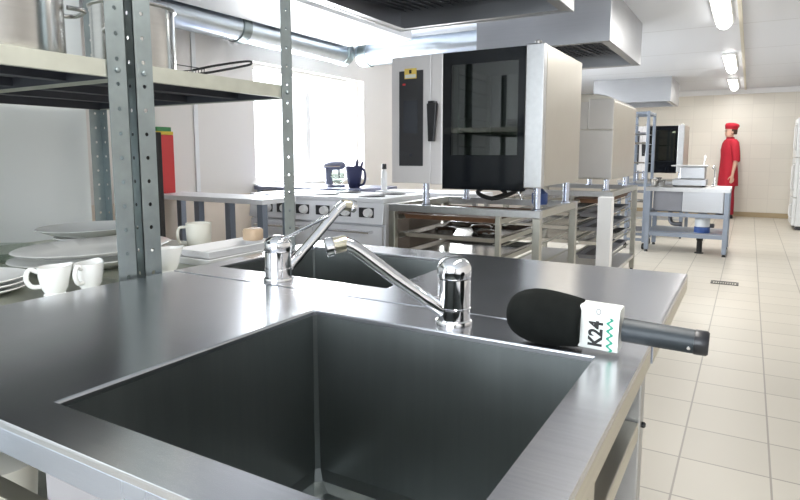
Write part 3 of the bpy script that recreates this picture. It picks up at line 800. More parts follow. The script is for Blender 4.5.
# ------------------------------------------------------------------ ovens
def combi_oven(x0, x1, y0, y1, z0, z1, label, legs=True, interior=True, zleg=.86, group=None):
    W, H = x1-x0, z1-z0
    t = thing('combi_oven', label, 'oven', ((x0+x1)/2, (y0+y1)/2, zleg if legs else z0), group)
    X = lambda f: x0 + W*f
    Z = lambda f: z0 + H*f
    yf = y0 + .05
    # body shell with an open cavity on the right
    b = MB()
    cx0, cx1, cz0, cz1 = X(.36), X(.93), Z(.10), Z(.93)
    b.box(x0, cx0, yf, y1, z0, z1); b.box(cx1, x1, yf, y1, z0, z1)
    b.box(cx0, cx1, yf, y1, z0, cz0); b.box(cx0, cx1, yf, y1, cz1, z1); b.box(cx0, cx1, y1-.12, y1, cz0, cz1)
    o = b.build('body', M['oven_side'], t, merge=True, bevel=0)
    lin = MB(); g = .004
    lin.rings([[(cx0+g, yf+.01, cz0+g), (cx1-g, yf+.01, cz0+g), (cx1-g, yf+.01, cz1-g), (cx0+g, yf+.01, cz1-g)], [(cx0+g, y1-.13, cz0+g), (cx1-g, y1-.13, cz0+g), (cx1-g, y1-.13, cz1-g), (cx0+g, y1-.13, cz1-g)]], False, True)
    lin.build('cavity_lining', M['frame'], t)
    if interior:
        rk = MB()
        for k in range(7):
            zz = cz0 + .06 + k*(cz1-cz0-.12)/6
            for xx in (cx0+.06, cx1-.06):
                rk.tube([(xx, yf+.06, zz), (xx, y1-.18, zz)], .006, 8)
        for xx in (cx0+.06, cx1-.06):
            for yy in (yf+.06, y1-.18):
                rk.tube([(xx, yy, cz0+.01), (xx, yy, cz1-.02)], .006, 8)
        rk.build('tray_rack', M['chrome'], t, smooth=60)
        MB().lathe([(.04, 0), (.05, .004), (.11, .05), (.115, .055), (.108, .053), (.05, .01), (.0005, .008)], ((cx0+cx1)/2+.06, y0+.32, cz0+.025), seg=28).build('bowl_inside', M['pot'], t, smooth=50)
        MB().lathe([(.03, 0), (.028, .012), (.018, .02), (.0005, .022)], (cx1-.10, yf+.16, cz1-.05), seg=18).build('cavity_lamp', emit('cavity_bulb', (1, .97, .85), 4.0), t, smooth=60)
    # control column
    bx('control_column', M['oven_front'], t, x0, X(.283), y0+.01, yf-.002, z0, z1, bevel=.004)
    p = bx('control_panel', M['dark'], t, X(.058), X(.231), y0+.004, y0+.0095, Z(.138), Z(.888), bevel=.002)
    bx('touch_screen', M['screen'], p, X(.092), X(.193), y0+.002, y0+.0038, Z(.40), Z(.655), bevel=0)
    s = bx('warning_sticker', M['label_yellow'], p, X(.099), X(.185), y0+.0022, y0+.0038, Z(.825), Z(.905), bevel=0)
    bx('sticker_print', M['flagw'], s, X(.104), X(.180), y0+.0008, y0+.002, Z(.832), Z(.858), bevel=0)
    bx('sticker_mark', M['ink'], s, X(.133), X(.150), y0+.0008, y0+.002, Z(.865), Z(.893), bevel=0)
    MB().lathe([(.010, -.004), (.010, .0)], (X(.145), y0+.004, Z(.225)), axis='y', seg=18).build('dial_mark', M['screen'], p)
    bx('status_mark', M['red'], p, X(.085), X(.105), y0+.0026, y0+.0038, Z(.775), Z(.790), bevel=0)
    # door: steel edge strips, black glass surround, window pane
    d = bx('door', M['oven_front'], t, X(.291), X(.371), y0-.004, yf-.003, z0-.004, z1-.002, bevel=.005)
    bx('door_edge', M['frame'], d, X(.893), X(1.0), y0-.006, yf-.003, z0-.01, z1+.006, bevel=.006)
    wx0, wx1, wz0, wz1 = X(.425), X(.850), Z(.225), Z(.905)
    fr = MB(); ya, yb = y0, yf-.012
    fr.box(X(.372), wx0, ya, yb, z0-.028, z1-.002); fr.box(wx1, X(.892), ya, yb, z0-.028, z1-.002)
    fr.box(wx0, wx1, ya, yb, z0-.028, wz0); fr.box(wx0, wx1, ya, yb, wz1, z1-.002)
    fr.build('black_surround', M['black_gloss'], d)
    bx('glass_pane', M['oven_glass'], d, wx0, wx1, ya+.004, ya+.010, wz0, wz1, bevel=0)
    hx = X(.315)
    hb = MB(); hb.rings([[(hx-.020+q*.006, y0-.006-a, z) for q, a in ((0, 0), (0, .045), (7, .045), (7, 0))] for z in (Z(.60)-.0, Z(.60)+.03)])
    hb.hexa([(hx-.016, y0-.055, Z(.33)), (hx+.022, y0-.055, Z(.33)), (hx+.022, y0-.030, Z(.33)), (hx-.016, y0-.030, Z(.33))], [(hx-.024, y0-.058, Z(.62)), (hx+.040, y0-.058, Z(.62)), (hx+.040, y0-.030, Z(.62)), (hx-.024, y0-.030, Z(.62))])
    hb.build('handle', M['black'], d, bevel=.004)
    for zz in (z1 - .0, ):
        MB().lathe([(.018, 0), (.018, .012), (.012, .018)], (X(.955), y0+.02, z1+.006), seg=16).build('hinge_cap', M['oven'], d, smooth=40)
    if legs:
        for lx in (X(.20), X(.94)):
            for ly in (yf+.06, y1-.08):
                MB().lathe([(.030, 0), (.030, .006), (.020, .012), (.020, z0-zleg-.002)], (lx, ly, zleg), seg=18).build('leg', M['rim'], t, smooth=40)
    return t
combi_oven(-1.925, -.97, 3.19, 4.00, 1.003, 1.762, 'large steel combi oven with a black glass door and touch panel, nearest of the ovens')
t = thing('drain_hose', 'dark looping hose hanging under the black-doored oven', 'hose', (-1.45, 3.75, .87))
MB().tube(smooth_path([(-1.30, 3.85, .985), (-1.32, 3.72, .93), (-1.42, 3.62, .895), (-1.54, 3.66, .93), (-1.50, 3.80, .97), (-1.40, 3.80, .92), (-1.46, 3.70, .885)], 8), .014, 10).build('hose_pipe', M['rubber'], t, smooth=60)
MB().lathe([(.022, -.02), (.022, .02)], (-1.30, 3.85, .985), seg=16).build('hose_clamp', M['chrome'], t, smooth=40)
t = thing('water_filter', 'small steel and blue water filter fittings under the right of the first oven', 'filter', (-1.14, 3.72, .862))
MB().lathe([(.045, 0), (.05, .01), (.05, .07), (.03, .085), (.02, .10)], (-1.14, 3.72, .862), seg=24).build('canister', M['bluecap'], t, smooth=50)
MB().tube(smooth_path([(-1.14, 3.72, .96), (-1.20, 3.74, .98), (-1.28, 3.76, .93), (-1.27, 3.76, .885)], 6), .010, 10).build('pipe', M['chrome'], t, smooth=60)

def rack_stand(x0, x1, y0, y1, z, mid, label, lw=.045):
    t = thing('oven_stand', label, 'stand', ((x0+x1)/2, (y0+y1)/2, 0), 'open steel stands under the ovens')
    for lx in (x0, x1-lw):
        for ly in (y0, y1-lw):
            L = bx('leg', M['frame_olive'], t, lx, lx+lw, ly, ly+lw, .03, z-.045, bevel=.003)
            MB().lathe([(.016, 0), (.018, .004), (.014, .03)], (lx+lw/2, ly+lw/2, 0), seg=14).build('foot', M['black'], L)
    for ly in (y0, y1-lw):
        bx('top_rail', M['frame'], t, x0, x1, ly, ly+lw, z-.044, z, bevel=.003)
    for lx in (x0, x1-lw):
        bx('top_rail', M['frame_olive'], t, lx, lx+lw, y0+lw+.001, y1-lw-.001, z-.044, z, bevel=.003)
    for ly in (y0+.005, y1-.035):
        bx('mid_post', M['frame_olive'], t, mid, mid+.03, ly, ly+.03, .17, z-.045)
    gz = [.28, .40, .52, .64, .76]
    for g in gz:
        for lx in (x0+lw+.002, mid-.026):
            b = MB(); b.box(lx, lx+.025, y0+.04, y1-.04, g, g+.003); b.box(lx if lx < mid-.1 else lx+.022, (lx if lx < mid-.1 else lx+.022)+.003, y0+.04, y1-.04, g+.003, g+.03)
            b.build('tray_guide', M['frame_olive'], t)
        b = MB(); b.box(mid+.031, mid+.05, y0+.04, y1-.04, g, g+.003); b.box(x1-lw-.02, x1-lw-.001, y0+.04, y1-.04, g, g+.003)
        b.build('tray_guide', M['frame_olive'], t)
    bx('bottom_shelf', M['frame'], t, x0+.004, x1-.004, y0+.004, y1-.004, .14, .17)
    return t
def gn_pan(x0, x1, y0, y1, z, mat, label, d=.04, group='trays in the oven stands', lid=False):
    b = MB()
    def R(g, zz): return [(x0+g,y0+g,zz),(x1-g,y0+g,zz),(x1-g,y1-g,zz),(x0+g,y1-g,zz)]
    if lid:
        t = thing('lidded_pan', label, 'pan', ((x0+x1)/2, (y0+y1)/2, z), group)
    else:
        t = thing('baking_tray', label, 'tray', ((x0+x1)/2, (y0+y1)/2, z), group)
    b.rings([R(.03, z), R(.02, z+d-.003), R(0, z+d), R(0, z+d+.003), R(.023, z+d+.003), R(.032, z+.004)], True, True)
    b.build('pan', M[mat], t, bevel=.003)
    if lid:
        mx, my = (x0+x1)/2, (y0+y1)/2
        MB().rings([R(.01, z+d+.004), R(.012, z+d+.010), R(.05, z+d+.016)]).build('lid', M['pot'], t, bevel=.003)
        MB().lathe([(.012, 0), (.010, .010), (.022, .02), (.022, .028), (.0005, .033)], (mx, my, z+d+.0165), seg=18).build('knob', M['chrome'], t, smooth=50)
    return t
rack_stand(-2.0, -1.0, 3.28, 4.13, .86, -1.27, 'open steel tray stand under the large black-doored oven')
px0, px1, py0, py1 = -1.945, -1.275, 3.33, 4.08
gn_pan(px0, px1, py0, py1, .7645, 'brown', 'brown tray in the top slot of the stand under the black-doored oven', .03)
gn_pan(px0, px1, py0, py1, .6445, 'pot', 'steel tray in the second slot of the stand under the black-doored oven', .03)
gn_pan(px0, px1, py0, py1, .5245, 'pot', 'steel tray in the third slot of the stand under the black-doored oven', .03)
for (cx, cy, lab) in ((-1.72, 3.55, 'round steel dish at the left on the second tray under the oven'), (-1.56, 3.78, 'round steel dish farther back on the second tray under the oven'), (-1.40, 3.50, 'round steel dish at the right on the second tray under the oven')):
    t = thing('steel_dish', lab, 'dish', (cx, cy, .649), 'round steel dishes on the tray')
    MB().lathe([(.05, 0), (.055, .004), (.075, .035), (.080, .037), (.072, .036), (.05, .007), (.0005, .006)], (cx, cy, .649), seg=28).build('dish_body', M['pot'], t, smooth=50)
    MB().lathe([(.070, .0375), (.066, .046), (.02, .054), (.0005, .055)], (cx, cy, .649), seg=28).build('lid', M['chrome'], t, smooth=50)
# second oven: seen as a plain steel casing, on its own stand
t = thing('steel_oven', 'second steel oven with a rounded top behind the black-doored one', 'oven', (-1.42, 5.8, .87))
x0, x1, y0, y1, z0, z1 = -1.87, -.985, 5.2, 6.28, .968, 1.665
prof = [(x0, z0), (x1, z0), (x1, z1-.05), (x1-.05, z1-.012), (x1-.14, z1+.012), (x1-.40, z1+.02), (x0+.10, z1), (x0, z1-.06)]
MB().prism([(x, y0, z) for x, z in prof], (0, y1-y0, 0), 'y').build('casing', M['oven_side'], t, bevel=.006)
bx('upper_panel', M['oven'], t, x1-.205, x1-.005, y0-.014, y0-.001, z1-.28, z1-.03, bevel=.004)
bx('front_panel', M['oven'], t, x0+.01, x1-.005, y0-.010, y0-.001, z0+.01, z1-.285, bevel=.004)
bx('front_panel', M['oven'], t, x0+.01, x1-.21, y0-.010, y0-.001, z1-.278, z1-.05, bevel=.004)
for lx in (x0+.14, x1-.40, x1-.06):
    for ly in (y0+.09, y1-.1):
        MB().lathe([(.035, 0), (.035, .006), (.022, .012), (.022, z0-.871)], (lx, ly, .87), seg=16).build('leg', M['rim'], t, smooth=40)
rack_stand(-1.90, -.955, 5.1, 6.38, .87, -1.30, 'open steel tray stand under the second plain steel oven')
for k, (zz, mt) in enumerate(((.7645, 'brown'), (.6445, 'hood_in'), (.5245, 'hood_in'), (.4045, 'pot'), (.2845, 'hood_in'))):
    gn_pan(-1.262, -1.008, 5.16, 6.30, zz, mt, '%s tray in the %s slot of the stand under the second steel oven' % ({'brown':'brown','hood_in':'dark','pot':'bright steel'}[mt], ('top','second','third','fourth','lowest')[k]), .035)
for k, zz in enumerate((.7645, .6445, .5245, .4045)):
    gn_pan(-1.845, -1.305, 5.16, 6.30, zz, 'pot', 'wide steel tray in the %s slot on the left side of the second stand' % ('top','second','third','fourth')[k], .035)
t = thing('white_post', 'square white boxed post standing in front of the second oven stand', 'post', (-.917, 4.66, 0))
bx('post_box', M['white'], t, -.967, -.868, 4.61, 4.71, .012, .858, bevel=.003)
bx('foot_plate', M['dark'], t, -.972, -.863, 4.605, 4.715, 0, .0115, bevel=.002)

# ------------------------------------------------------------------ tall tray trolley
t = thing('tray_trolley', 'tall blue-grey tray trolley left of the distant sink table', 'trolley', (-1.18, 8.1, 0))
x0, x1, y0, y1, zt = -1.32, -1.072, 7.86, 8.42, 1.70
for px in (x0, x1-.035):
    for py_ in (y0, y1-.035):
        L = bx('post', M['bluegrey'], t, px, px+.035, py_, py_+.035, .085, zt, bevel=.005)
        MB().lathe([(.035, -.012), (.037, -.006), (.037, .006), (.035, .012)], (px+.0175, py_+.0175, .038), axis='x', seg=18).build('caster', M['rubber'], L, smooth=40)
for px in (x0, x1-.035):
    bx('side_rail', M['bluegrey'], t, px+.002, px+.033, y0+.036, y1-.036, zt-.04, zt-.005, bevel=.004)
for py_ in (y0, y1-.035):
    bx('cross_rail', M['bluegrey'], t, x0+.036, x1-.036, py_+.002, py_+.033, zt-.04, zt-.005, bevel=.004)
    bx('cross_rail', M['bluegrey'], t, x0+.036, x1-.036, py_+.002, py_+.033, .10, .135, bevel=.004)
for k in range(12):
    zz = .22 + k*.12
    for px in (x0+.036, x1-.060):
        bx('tray_guide', M['frame'], t, px, px+.024, y0+.02, y1-.02, zz, zz+.003, bevel=0)
for k in range(12):
    if k in (0, 3, 4, 6, 7, 9, 10):
        zz = .2235 + k*.12
        b = MB().box(x0+.04, x1-.04, y0+.01, y1-.03, zz, zz+.004); b.box(x0+.04, x1-.04, y0+.005, y0+.0098, zz, zz+.02)
        tag(b.build('baking_tray', M['pot' if k % 2 else 'hood_in'], None), 'flat tray in the tall trolley, %s' % ('lowest of all','', '', 'second from the bottom', 'third from the bottom', '', 'middle one of seven', 'third from the top', '', 'second from the top', 'topmost')[k], 'tray', 'trays in the tall trolley')

# ------------------------------------------------------------------ distant sink table
x0, x1, y0, y1, z = -1.06, -.165, 7.70, 8.42, .785
t = thing('wash_table', 'distant steel double-sink table with an open frame near the person in red', 'sink table', ((x0+x1)/2, (y0+y1)/2, 0))
b = MB(); b.box(x0, x1, y0, y1, z-.02, z); b.box(x0, x1, y0, y0+.003, z-.045, z-.02); b.box(x1-.003, x1, y0+.003, y1, z-.045, z-.02); b.box(x0, x0+.003, y0+.003, y1, z-.045, z-.02)
b.build('worktop', M['frame'], t)
bx('basin', M['hood_in'], t, x0+.09, x0+.40, y0+.06, y1-.08, .50, z-.0205, bevel=.006)
bx('basin', M['hood'], t, x0+.405, x1-.06, y0+.03, y1-.08, .50, z-.0205, bevel=.006)
for lx in (x0+.005, x1-.055):
    for ly in (y0+.004, y1-.054):
        L = bx('leg', M['bluegrey'], t, lx, lx+.05, ly, ly+.05, .03, z-.021, bevel=.003)
        MB().lathe([(.02, 0), (.022, .004), (.015, .03)], (lx+.025, ly+.025, 0), seg=12).build('foot', M['black'], L)
for zz in (.44, .20):
    for ly in (y0+.01, y1-.045):
        bx('rail', M['bluegrey'], t, x0+.056, x1-.056, ly, ly+.035, zz, zz+.045, bevel=.002)
    for lx in (x0+.01, x1-.045):
        bx('rail', M['bluegrey'], t, lx, lx+.035, y0+.056, y1-.056, zz, zz+.045, bevel=.002)
bx('undershelf', M['bluegrey'], t, x0+.05, x1-.05, y0+.05, y1-.05, .246, .256)
for cx in (x0+.25, x0+.60):
    MB().tube(smooth_path([(cx, 8.05, .499), (cx, 8.05, .38), (cx+.04, 8.0, .33), (cx+.14, 7.98, .33)], 6), .025, 12).build('waste_pipe', M['hood_in'], t, smooth=60)
t = thing('plastic_canister', 'milky plastic canister with a dark blue base under the distant sinks', 'canister', (-.44, 7.86, .256))
MB().lathe([(.075, .07), (.08, .08), (.082, .19), (.05, .225), (.022, .232), (.022, .25)], (-.44, 7.86, .256), seg=24).build('canister_body', M['plastic'], t, smooth=50)
MB().lathe([(.083, 0), (.086, .004), (.086, .068), (.07, .0695)], (-.44, 7.86, .256), seg=24).build('base_band', M['bluecap'], t, smooth=50)
t = thing('floor_trap', 'short dark pipe stub on the floor beneath the distant sink table', 'drain', (-.46, 7.90, 0))
MB().lathe([(.05, 0), (.05, .01), (.03, .014), (.03, .15), (.036, .155), (.036, .19)], (-.46, 7.90, 0), seg=20).build('stub', M['rubber'], t, smooth=40)

# things on the distant table
t = thing('slicer', 'boxy steel kitchen machine standing on the distant sink table', 'machine', (-.62, 8.12, .785))
bx('machine_base', M['hood'], t, -.80, -.43, 7.98, 8.32, .80, .875, bevel=.006)
bx('machine_body', M['hood'], t, -.73, -.45, 8.04, 8.30, .876, 1.03, bevel=.012)
bx('feed_tray', M['frame'], t, -.82, -.42, 7.97, 8.33, 1.0305, 1.045, bevel=.004)
for lx in (-.78, -.46):
    for ly in (8.0, 8.28):
        MB().lathe([(.015, 0), (.015, .0145)], (lx, ly, .785), seg=12).build('foot', M['rubber'], t)
MB().cyl((-.47, 8.05, 1.046), (-.46, 8.05, 1.16), .008, .008, 10).build('lever', M['chrome'], t)
for k, (cx, cy, r, h) in enumerate(((-.99, 7.86, .05, .09), (-.93, 8.0, .055, .075), (-.90, 7.80, .042, .06), (-.99, 8.12, .055, .10))):
    t = thing('steel_bowl', ('small steel bowl at the left front corner of the distant sink table', 'steel bowl between its neighbours at the left on the distant sink table', 'lowest steel bowl at the front of the distant sink table', 'tallest steel bowl at the back left of the distant sink table')[k], 'bowl', (cx, cy, .785), 'steel bowls on the distant sink table')
    MB().lathe([(r*.6, 0), (r*.65, .003), (r, h), (r+.004, h+.002), (r-.004, h), (r*.6, .007), (.0005, .006)], (cx, cy, .785), seg=24).build('bowl_body', M['pot'], t, smooth=50)
t = thing('table_faucet', 'thin chrome tap at the back of the distant sink table', 'faucet', (-.36, 8.36, .785))
MB().tube(smooth_path([(-.36, 8.36, .785), (-.36, 8.36, .97), (-.37, 8.30, 1.03), (-.38, 8.22, 1.01)], 6), .012, 10).build('spout', M['chrome'], t, smooth=60)
MB().lathe([(.026, 0), (.026, .02), (.018, .03)], (-.36, 8.36, .785), seg=18).build('base_ring', M['chrome'], t, smooth=40)

# third oven, far, with a stand of its own
combi_oven(-1.56, -.80, 9.2, 9.95, .94, 1.575, 'distant oven with a black glass door behind the tall trolley', True, True, .80)
worktable(-1.65, -.75, 9.12, 10.05, .80, 'steel stand carrying the distant black-doored oven', M['frame'], M['bluegrey'], .045, .01, shelf=.25, name='oven_table')

# ------------------------------------------------------------------ fridges on the right
def fridge(x0, x1, y0, y1, h, label):
    t = thing('fridge', label, 'fridge', ((x0+x1)/2, (y0+y1)/2, 0))
    bx('cabinet', M['fridge'], t, x0+.05, x1, y0, y1, .06, h, bevel=.008)
    bx('plinth', M['dark'], t, x0+.06, x1-.01, y0+.02, y1-.02, 0, .059)
    for za, zb in ((.07, .50), (.508, 1.12), (1.128, h-.005)):
        d = bx('door', M['fridge'], t, x0, x0+.049, y0+.003, y1-.003, za, zb, bevel=.010)
        za2, zb2 = (za+.1, zb-.08)
        hd = bx('handle_recess', M['fridge_grey'], d, x0-.004, x0-.0005, y0+.10, y0+.16, za2, zb2, bevel=.001)
        MB().tube([(x0-.006, y0+.13, za2+.02), (x0-.032, y0+.13, za2+.05), (x0-.032, y0+.13, zb2-.05), (x0-.006, y0+.13, zb2-.02)], .010, 10).build('handle', M['white'], d, smooth=50)
    return t
fridge(.615, 1.315, 11.05, 11.85, 1.74, 'tall white fridge at the right edge of the photo')

# floor drain
t = thing('floor_drain', 'small dark rectangular drain grate set in the tiled aisle', 'drain', (-.13, 6.15, .0005))
b = MB(); b.box(-.245, -.02, 6.08, 6.10, .0008, .005); b.box(-.245, -.02, 6.20, 6.22, .0008, .005); b.box(-.245, -.225, 6.10, 6.20, .0008, .005); b.box(-.04, -.02, 6.10, 6.20, .0008, .005)
b.build('frame', M['grate'], t)
b = MB()
for k in range(9): b.box(-.215 + k*.019, -.205 + k*.019, 6.101, 6.199, .0008, .0045)
b.build('grate', M['grate'], t)

# ------------------------------------------------------------------ the person by the back wall
def person():
    t = thing('person', 'person in a red tunic, trousers and cap standing by the back wall, arms hanging', 'person', (0, 0, 0))
    verts, edges, rad = [], [], []
    def add(p, r, prev=None):
        verts.append(p); rad.append(r if isinstance(r, tuple) else (r, r))
        if prev is not None: edges.append((prev, len(verts)-1))
        return len(verts)-1
    pel = add((0, .0, .93), (.145, .105))
    wa = add((0, -.005, 1.08), (.125, .095), pel)
    ch = add((0, .0, 1.25), (.145, .105), wa)
    sh = add((0, .01, 1.37), (.10, .075), ch)
    nk = add((0, .008, 1.45), (.052, .055), sh)
    add((0, -.004, 1.52), (.050, .054), nk)
    for s in (-1, 1):
        a = add((s*.155, .012, 1.375), (.058, .058), sh)
        e = add((s*.215, .035, 1.09), (.040, .040), a)
        e2 = add((s*.222, .020, 1.00), (.037, .038), e)
        w = add((s*.232, -.015, .83), (.024, .028), e2)
        pm = add((s*.234, -.025, .765), (.018, .036), w)
        # thumb from the side of the palm, four fingers of different lengths
        th = add((s*.226, -.062, .765), .0095, pm); th2 = add((s*.222, -.080, .735), .009, th); add((s*.219, -.086, .712), .0075, th2)
        for k, (oy, ln) in enumerate(((-.050, .072), (-.032, .082), (-.013, .077), (.006, .060))):
            f0 = add((s*.235, -.020 + (oy+.022), .728), .0088, pm)
            f1 = add((s*.234, -.022 + (oy+.020), .728 - ln*.5), .0084, f0)
            add((s*.226, -.026 + (oy+.018), .728 - ln), .007, f1)
        h = add((s*.085, .0, .86), (.082, .088), pel)
        k_ = add((s*.095, -.012, .49), (.053, .056), h)
        c_ = add((s*.098, .014, .33), (.050, .054), k_)
        an = add((s*.10, .018, .095), (.032, .036), c_)
        hl = add((s*.103, -.02, .05), (.034, .034), an)
        add((s*.112, -.125, .032), (.036, .024), hl)
    me = bpy.data.meshes.new('skel'); me.from_pydata(verts, edges, []); me.update()
    ob = bpy.data.objects.new('skel', me); COL.objects.link(ob)
    sk = ob.modifiers.new('skin', 'SKIN')
    if not me.skin_vertices: 
        bpy.context.view_layer.objects.active = ob
    for v, r in zip(me.skin_vertices[0].data, rad):
        v.radius = r
    me.skin_vertices[0].data[0].use_root = True
    sk.use_smooth_shade = True
    ss = ob.modifiers.new('sub', 'SUBSURF'); ss.levels = 2; ss.render_levels = 2
    bpy.context.view_layer.update()
    dg = bpy.context.evaluated_depsgraph_get()
    body = bpy.data.meshes.new_from_object(ob.evaluated_get(dg))
    bm = bmesh.new(); bm.from_mesh(body)
    # head: lofted skull with jaw, brow, nose and ears, fused by the remesh below
    mb = MB(); mb.bm.free(); mb.bm = bm
    prof = [(1.487, .030, .034, -.030), (1.495, .043, .048, -.026), (1.512, .056, .066, -.018), (1.535, .063, .077, -.010), (1.562, .068, .086, -.004), (1.588, .072, .091, .002), (1.615, .074, .094, .006), (1.645, .072, .092, .008), (1.672, .062, .080, .010), (1.692, .044, .058, .010), (1.703, .020, .028, .010)]
    rings = []
    for z, rx, ry, cy in prof:
        rg = []
        for k in range(24):
            a = 2*PI*k/24; x, y = rx*math.sin(a), cy - ry*math.cos(a)
            rg.append((x, y, z))
        rings.append(rg)
    mb.rings(rings)
    mb.rings([[(.012*s, y, z) for s, y, z in ((-.5, -.086, 1.592), (.5, -.086, 1.592), (.5, -.070, 1.592), (-.5, -.070, 1.592))], [(-.016, -.100, 1.553), (.016, -.100, 1.553), (.016, -.070, 1.553), (-.016, -.070, 1.553)], [(-.012, -.090, 1.545), (.012, -.090, 1.545), (.012, -.070, 1.545), (-.012, -.070, 1.545)]])
    for s in (-1, 1):
        mb.ell((s*.073, .006, 1.572), (.010, .018, .030), 10, 6)
    bmesh.ops.recalc_face_normals(bm, faces=bm.faces)
    bm.to_mesh(body); bm.free()
    bpy.data.objects.remove(ob)
    bo = bpy.data.objects.new('body', body); COL.objects.link(bo)
    rm = bo.modifiers.new('remesh', 'REMESH'); rm.mode = 'VOXEL'; rm.voxel_size = .0065; rm.use_smooth_shade = True
    sm = bo.modifiers.new('smooth', 'SMOOTH'); sm.factor = .5; sm.iterations = 2
    bpy.context.view_layer.update()
    fin = bpy.data.meshes.new_from_object(bo.evaluated_get(bpy.context.evaluated_depsgraph_get()))
    bo.modifiers.clear(); bo.data = fin; fin.materials.clear(); fin.materials.append(M['skin'])
    bo.parent = t
    # face
    for s in (-1, 1):
        MB().ell((s*.029, -.083, 1.594), (.012, .006, .006), 10, 6).build('eye', M['eye'], bo, smooth=60)
        MB().tube([(s*.014, -.091, 1.611), (s*.030, -.090, 1.616), (s*.045, -.080, 1.611)], .003, 6).build('eyebrow', M['hair'], bo)
    MB().ell((0, -.085, 1.527), (.020, .006, .006), 12, 6).build('mouth', M['lip'], bo, smooth=60)
    # hair under the cap
    b = MB(); b.rings([[(r*.078*math.sin(a), .014 - r*.100*math.cos(a), z) for a in [PI*.42 + 2*PI*.58*k/22 for k in range(23)]] + [(r*.070*math.sin(a), .014 - r*.090*math.cos(a), z) for a in [PI*.42 + 2*PI*.58*k/22 for k in range(22, -1, -1)]] for z, r in ((1.535, .93), (1.57, 1.0), (1.62, 1.02), (1.655, 1.0))])
    b.build('hair', M['hair'], t, smooth=60)
    # cap
    b = MB(); b.rings([[(r*.085*math.sin(a), .012 + dy - r*.106*math.cos(a), z + tilt*(.012 - r*.106*math.cos(a))) for a in [2*PI*k/28 for k in range(28)]] for z, r, dy, tilt in ((1.628, .94, 0, -.1), (1.630, 1.0, 0, -.1), (1.665, 1.02, 0, -.1), (1.668, 1.10, .006, -.1), (1.700, 1.16, .012, -.12), (1.728, 1.0, .014, -.12), (1.742, .6, .012, -.1), (1.746, .1, .01, 0))])
    b.build('cap', M['redcloth'], t, smooth=60)
    # tunic with elbow sleeves
    def loft(rows, n=36, fold=.0):
        rr = []
        for z, rx, ry, cy in rows:
            rr.append([((rx + fold*max(0, (1.0-z))*math.cos(7*a))*math.sin(a), cy - (ry + fold*max(0, (1.0-z))*math.cos(7*a))*math.cos(a), z) for a in [2*PI*k/n for k in range(n)]])
        return rr
    b = MB()
    b.rings(loft([(1.462, .062, .066, .006), (1.452, .072, .076, .008), (1.425, .120, .094, .010), (1.395, .182, .108, .010), (1.35, .196, .120, .006), (1.25, .186, .132, -.004), (1.12, .168, .126, -.004), (1.02, .176, .132, -.002), (.92, .192, .142, 0), (.80, .202, .150, 0), (.68, .208, .155, 0), (.600, .212, .158, 0), (.602, .200, .146, 0), (.80, .186, .134, 0)], fold=.02), True, False)
    for s in (-1, 1):
        b.tube([(s*.120, .010, 1.395), (s*.165, .014, 1.365), (s*.192, .022, 1.27), (s*.212, .034, 1.14), (s*.222, .034, 1.055), (s*.223, .032, 1.050)], [.070, .076, .070, .064, .064, .050], 18)
    b.build('tunic', M['redcloth'], t, smooth=60)
    b = MB()
    for k in range(5):
        b.ell((.0, -.125 - .006*(k in (2, 3)), 1.36 - .09*k), (.007, .006, .007), 8, 5)
    b.build('button_row', M['redcloth2'], t, smooth=60)
    b = MB(); b.rings(loft([(1.448, .066, .070, .004), (1.485, .064, .068, .002), (1.487, .058, .062, .002), (1.450, .056, .060, .004)], 28), False, False)
    b.build('collar', M['redcloth2'], t, smooth=60)
    b = MB()
    for s in (-1, 1):
        b.tube([(s*.080, .0, .90), (s*.090, -.004, .70), (s*.098, -.008, .49), (s*.103, .010, .30), (s*.106, .014, .09), (s*.106, .012, .075)], [.110, .104, .088, .080, .076, .060], 18)
    b.build('trousers', M['redcloth2'], t, smooth=60)
    for s in (-1, 1):
        b = MB(); b.rings([[(s*.106 + rx*math.cos(2*PI*k/20), cy + ry*math.sin(2*PI*k/20), z) for k in range(20)] for z, rx, ry, cy in ((0, .046, .128, -.045), (.018, .049, .132, -.045), (.045, .047, .122, -.040), (.072, .043, .085, -.012), (.10, .041, .056, .012))])
        b.build('shoe', M['shoe'], t, smooth=60)
    t.location = (-.33, 12.58, 0); t.rotation_euler = (0, 0, math.radians(-66)); 
person()

# ------------------------------------------------------------------ light, sky, camera
def area(name, loc, rot, sx, sy, power, col=(1, 1, 1)):
    l = bpy.data.lights.new(name, 'AREA'); l.shape = 'RECTANGLE'; l.size = sx; l.size_y = sy; l.energy = power; l.color = col
    o = bpy.data.objects.new(name, l); COL.objects.link(o); o.location = loc; o.rotation_euler = rot
    return o
R90 = math.radians(90)
area('daylight', (XL-.35, (W1[0]+W1[1])/2, 1.5), (0, -R90, 0), 1.6, 2.4, 300, (.93, .97, 1.0))
area('daylight', (XL-.35, (W2_ADDED[0]+W2_ADDED[1])/2, 1.5), (0, -R90, 0), 1.6, 2.4, 170, (.93, .97, 1.0))  # lamp behind the added second window
area('daylight', ((wx0+wx1)/2, YF-.4, 1.55), (R90, 0, 0), 3.0, 1.5, 190, (.84, .92, 1.0))
w = bpy.data.worlds.new('sky'); scene.world = w; w.use_nodes = True
bg = w.node_tree.nodes['Background']; bg.inputs[0].default_value = (.92, .96, 1.0, 1); bg.inputs[1].default_value = 3.0
for (x, y, p) in ((-.27, 5.6, 26), (-.29, 9.3, 24), (-.31, 11.7, 14), (-.27, 1.2, 26)):  # last lamp, near the camera, is unseen and has no fixture
    if p:
        area('tube_light', (x, y, ZC-.10), (0, 0, 0), .12, 1.5, p, (1, .97, .92))

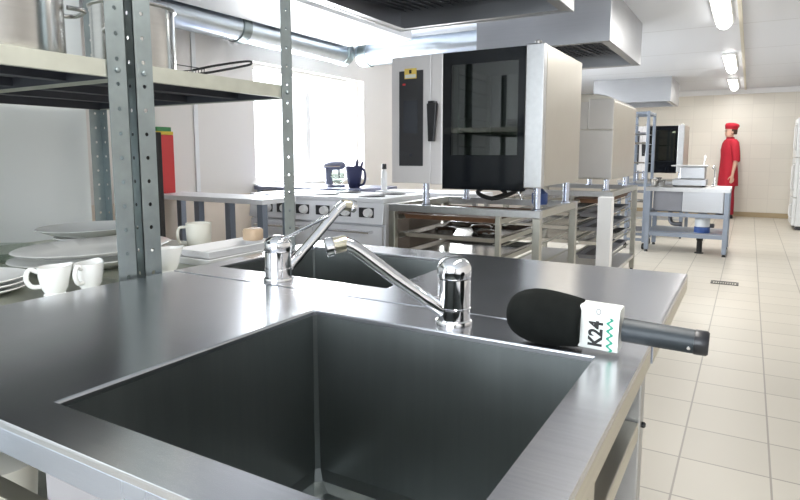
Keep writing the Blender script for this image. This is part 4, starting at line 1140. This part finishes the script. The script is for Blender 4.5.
cam = bpy.data.cameras.new('camera'); cam.sensor_width = 36; cam.lens = 26.82; cam.shift_y = -.0325; cam.clip_start = .02
co = bpy.data.objects.new('camera', cam); COL.objects.link(co)
co.location = (0, 0, 1.18)
co.rotation_euler = (R90 - math.atan(70/596), 0, math.atan(350/math.hypot(596, 70)))
scene.camera = co
scene.view_settings.view_transform = 'Standard'
scene.view_settings.look = 'None'
scene.view_settings.exposure = 0.15
